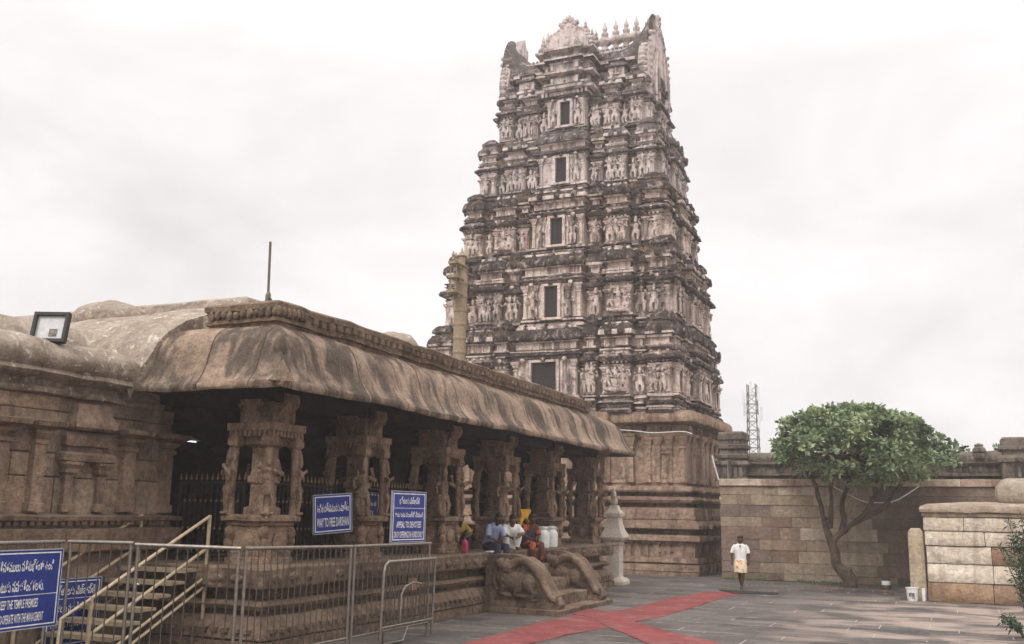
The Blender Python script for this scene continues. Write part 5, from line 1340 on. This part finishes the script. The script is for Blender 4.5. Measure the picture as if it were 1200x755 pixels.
# grassy weeds along the foot of the walls: nobody could count them
b = MB()
for i in range(420):
    x = rnd.uniform(-8, -1.3); y = 36.45-abs(rnd.gauss(0, .1))
    if noise.noise((x*.8, 3, 1)) < -.05: continue
    for k in range(3):
        d = Vector((rnd.uniform(-.5, .5), rnd.uniform(-.5, .2), 1)).normalized()*rnd.uniform(.04, .13); q = rnd.random(); b.tone = (q, q, q)
        b.add([(x-.012, y, 0), (x+.012, y, 0), (x+d.x, y+d.y, d.z)], [(0, 1, 2)])
tag(b.build('weeds', [M['leaf3']], smooth=None, recalc=False), 'thin weeds along the foot of the boundary wall', 'weeds', kind='stuff')

b = MB()
for i in range(130):
    x = rnd.gauss(-3, 1.8); y = rnd.uniform(31.5, 36.2); a = rnd.uniform(0, 6.3); l = rnd.uniform(.06, .13); q = rnd.uniform(.2, .9); b.tone = (q, q, q)
    d = Vector((cos(a), sin(a), 0)); n_ = Vector((-sin(a), cos(a), 0))*l*.28; c = Vector((x, y, .006))
    b.add([c-d*l, c+n_+Vector((0,0,.015)), c+d*l+Vector((0,0,.012)), c-n_+Vector((0,0,.01))], [(0, 1, 2, 3)])
tag(b.build('fallen_leaves', [M['leafdry']], smooth=None, recalc=False), 'dry fallen leaves scattered on the paving under the tree', kind='stuff')
# ------------------------------------------------------------------ world, sun, render settings
W = bpy.data.worlds.new('World'); SC.world = W; W.use_nodes = True
nt = W.node_tree; nt.nodes.clear()
N = lambda t: nt.nodes.new(t)
out = N('ShaderNodeOutputWorld'); mixs = N('ShaderNodeMixShader'); bg1 = N('ShaderNodeBackground'); bg2 = N('ShaderNodeBackground')
sky = N('ShaderNodeTexSky'); sky.sky_type = 'NISHITA'; sky.sun_disc = False
SUN_EL, SUN_AZ = radians(42), radians(190)
sky.sun_elevation = SUN_EL; sky.sun_rotation = SUN_AZ
bg1.inputs[1].default_value = .1; nt.links.new(sky.outputs[0], bg1.inputs[0])
tc = N('ShaderNodeTexCoord'); mp = N('ShaderNodeMapping'); mp.inputs['Scale'].default_value = (1, 1, 2.6); mp.inputs['Location'].default_value = (.3, .1, .2)
nt.links.new(tc.outputs['Generated'], mp.inputs[0])
nz = N('ShaderNodeTexNoise'); nz.inputs['Scale'].default_value = 2.2; nz.inputs['Detail'].default_value = 6; nz.inputs['Roughness'].default_value = .55; nz.inputs['Distortion'].default_value = .4
nt.links.new(mp.outputs[0], nz.inputs['Vector'])
cr = N('ShaderNodeValToRGB'); nt.links.new(nz.outputs['Fac'], cr.inputs[0])
cr.color_ramp.elements[0].position = .32; cr.color_ramp.elements[0].color = (.765,.728,.728,1)
cr.color_ramp.elements[1].position = .62; cr.color_ramp.elements[1].color = (.992,.96,.953,1)
nt.links.new(cr.outputs[0], bg2.inputs[0])
# overcast sky: brightest overhead
sp_ = N('ShaderNodeSeparateXYZ'); nt.links.new(tc.outputs['Generated'], sp_.inputs[0])
zr = N('ShaderNodeMapRange'); nt.links.new(sp_.outputs[2], zr.inputs[0])
zr.inputs[1].default_value = .42; zr.inputs[2].default_value = 1.0; zr.inputs[3].default_value = .92; zr.inputs[4].default_value = 2.9
nt.links.new(zr.outputs[0], bg2.inputs[1])
mixs.inputs[0].default_value = .96
nt.links.new(bg1.outputs[0], mixs.inputs[1]); nt.links.new(bg2.outputs[0], mixs.inputs[2]); nt.links.new(mixs.outputs[0], out.inputs[0])
sl = bpy.data.lights.new('sun', 'SUN'); so = bpy.data.objects.new('sun', sl); COL.objects.link(so)
sl.energy = 1.05; sl.angle = radians(18); sl.color = (1, .97, .93)
d = Vector((sin(SUN_AZ)*cos(SUN_EL), cos(SUN_AZ)*cos(SUN_EL), sin(SUN_EL)))   # towards the sun
so.rotation_euler = d.to_track_quat('Z', 'Y').to_euler()
SC.view_settings.view_transform = 'Standard'; SC.view_settings.look = 'None'; SC.view_settings.exposure = .24; SC.view_settings.gamma = 1
SC.view_settings.use_curve_mapping = False
SC.render.engine = 'CYCLES'
SC.cycles.max_bounces = 5; SC.cycles.diffuse_bounces = 3; SC.cycles.glossy_bounces = 2; SC.cycles.transmission_bounces = 2
SC.cycles.use_denoising = True
SC.cycles.caustics_reflective = False; SC.cycles.caustics_refractive = False

hz = NT('haze_air'); hz.nt.nodes.remove(hz.bsdf)
pv = hz.n('ShaderNodeVolumePrincipled'); pv.inputs['Color'].default_value = (.97,.94,.94,1); pv.inputs['Density'].default_value = .0014; pv.inputs['Anisotropy'].default_value = .2
hz.L(pv.outputs[0], [n for n in hz.nt.nodes if n.type == 'OUTPUT_MATERIAL'][0].inputs['Volume'])
b = MB(); b.box(-60, 60, -25, 150, -1, 32); tag(b.build('haze', [hz.mat], smooth=None), 'thin pale haze in the air of the court', kind='stuff')
SC.cycles.volume_bounces = 1
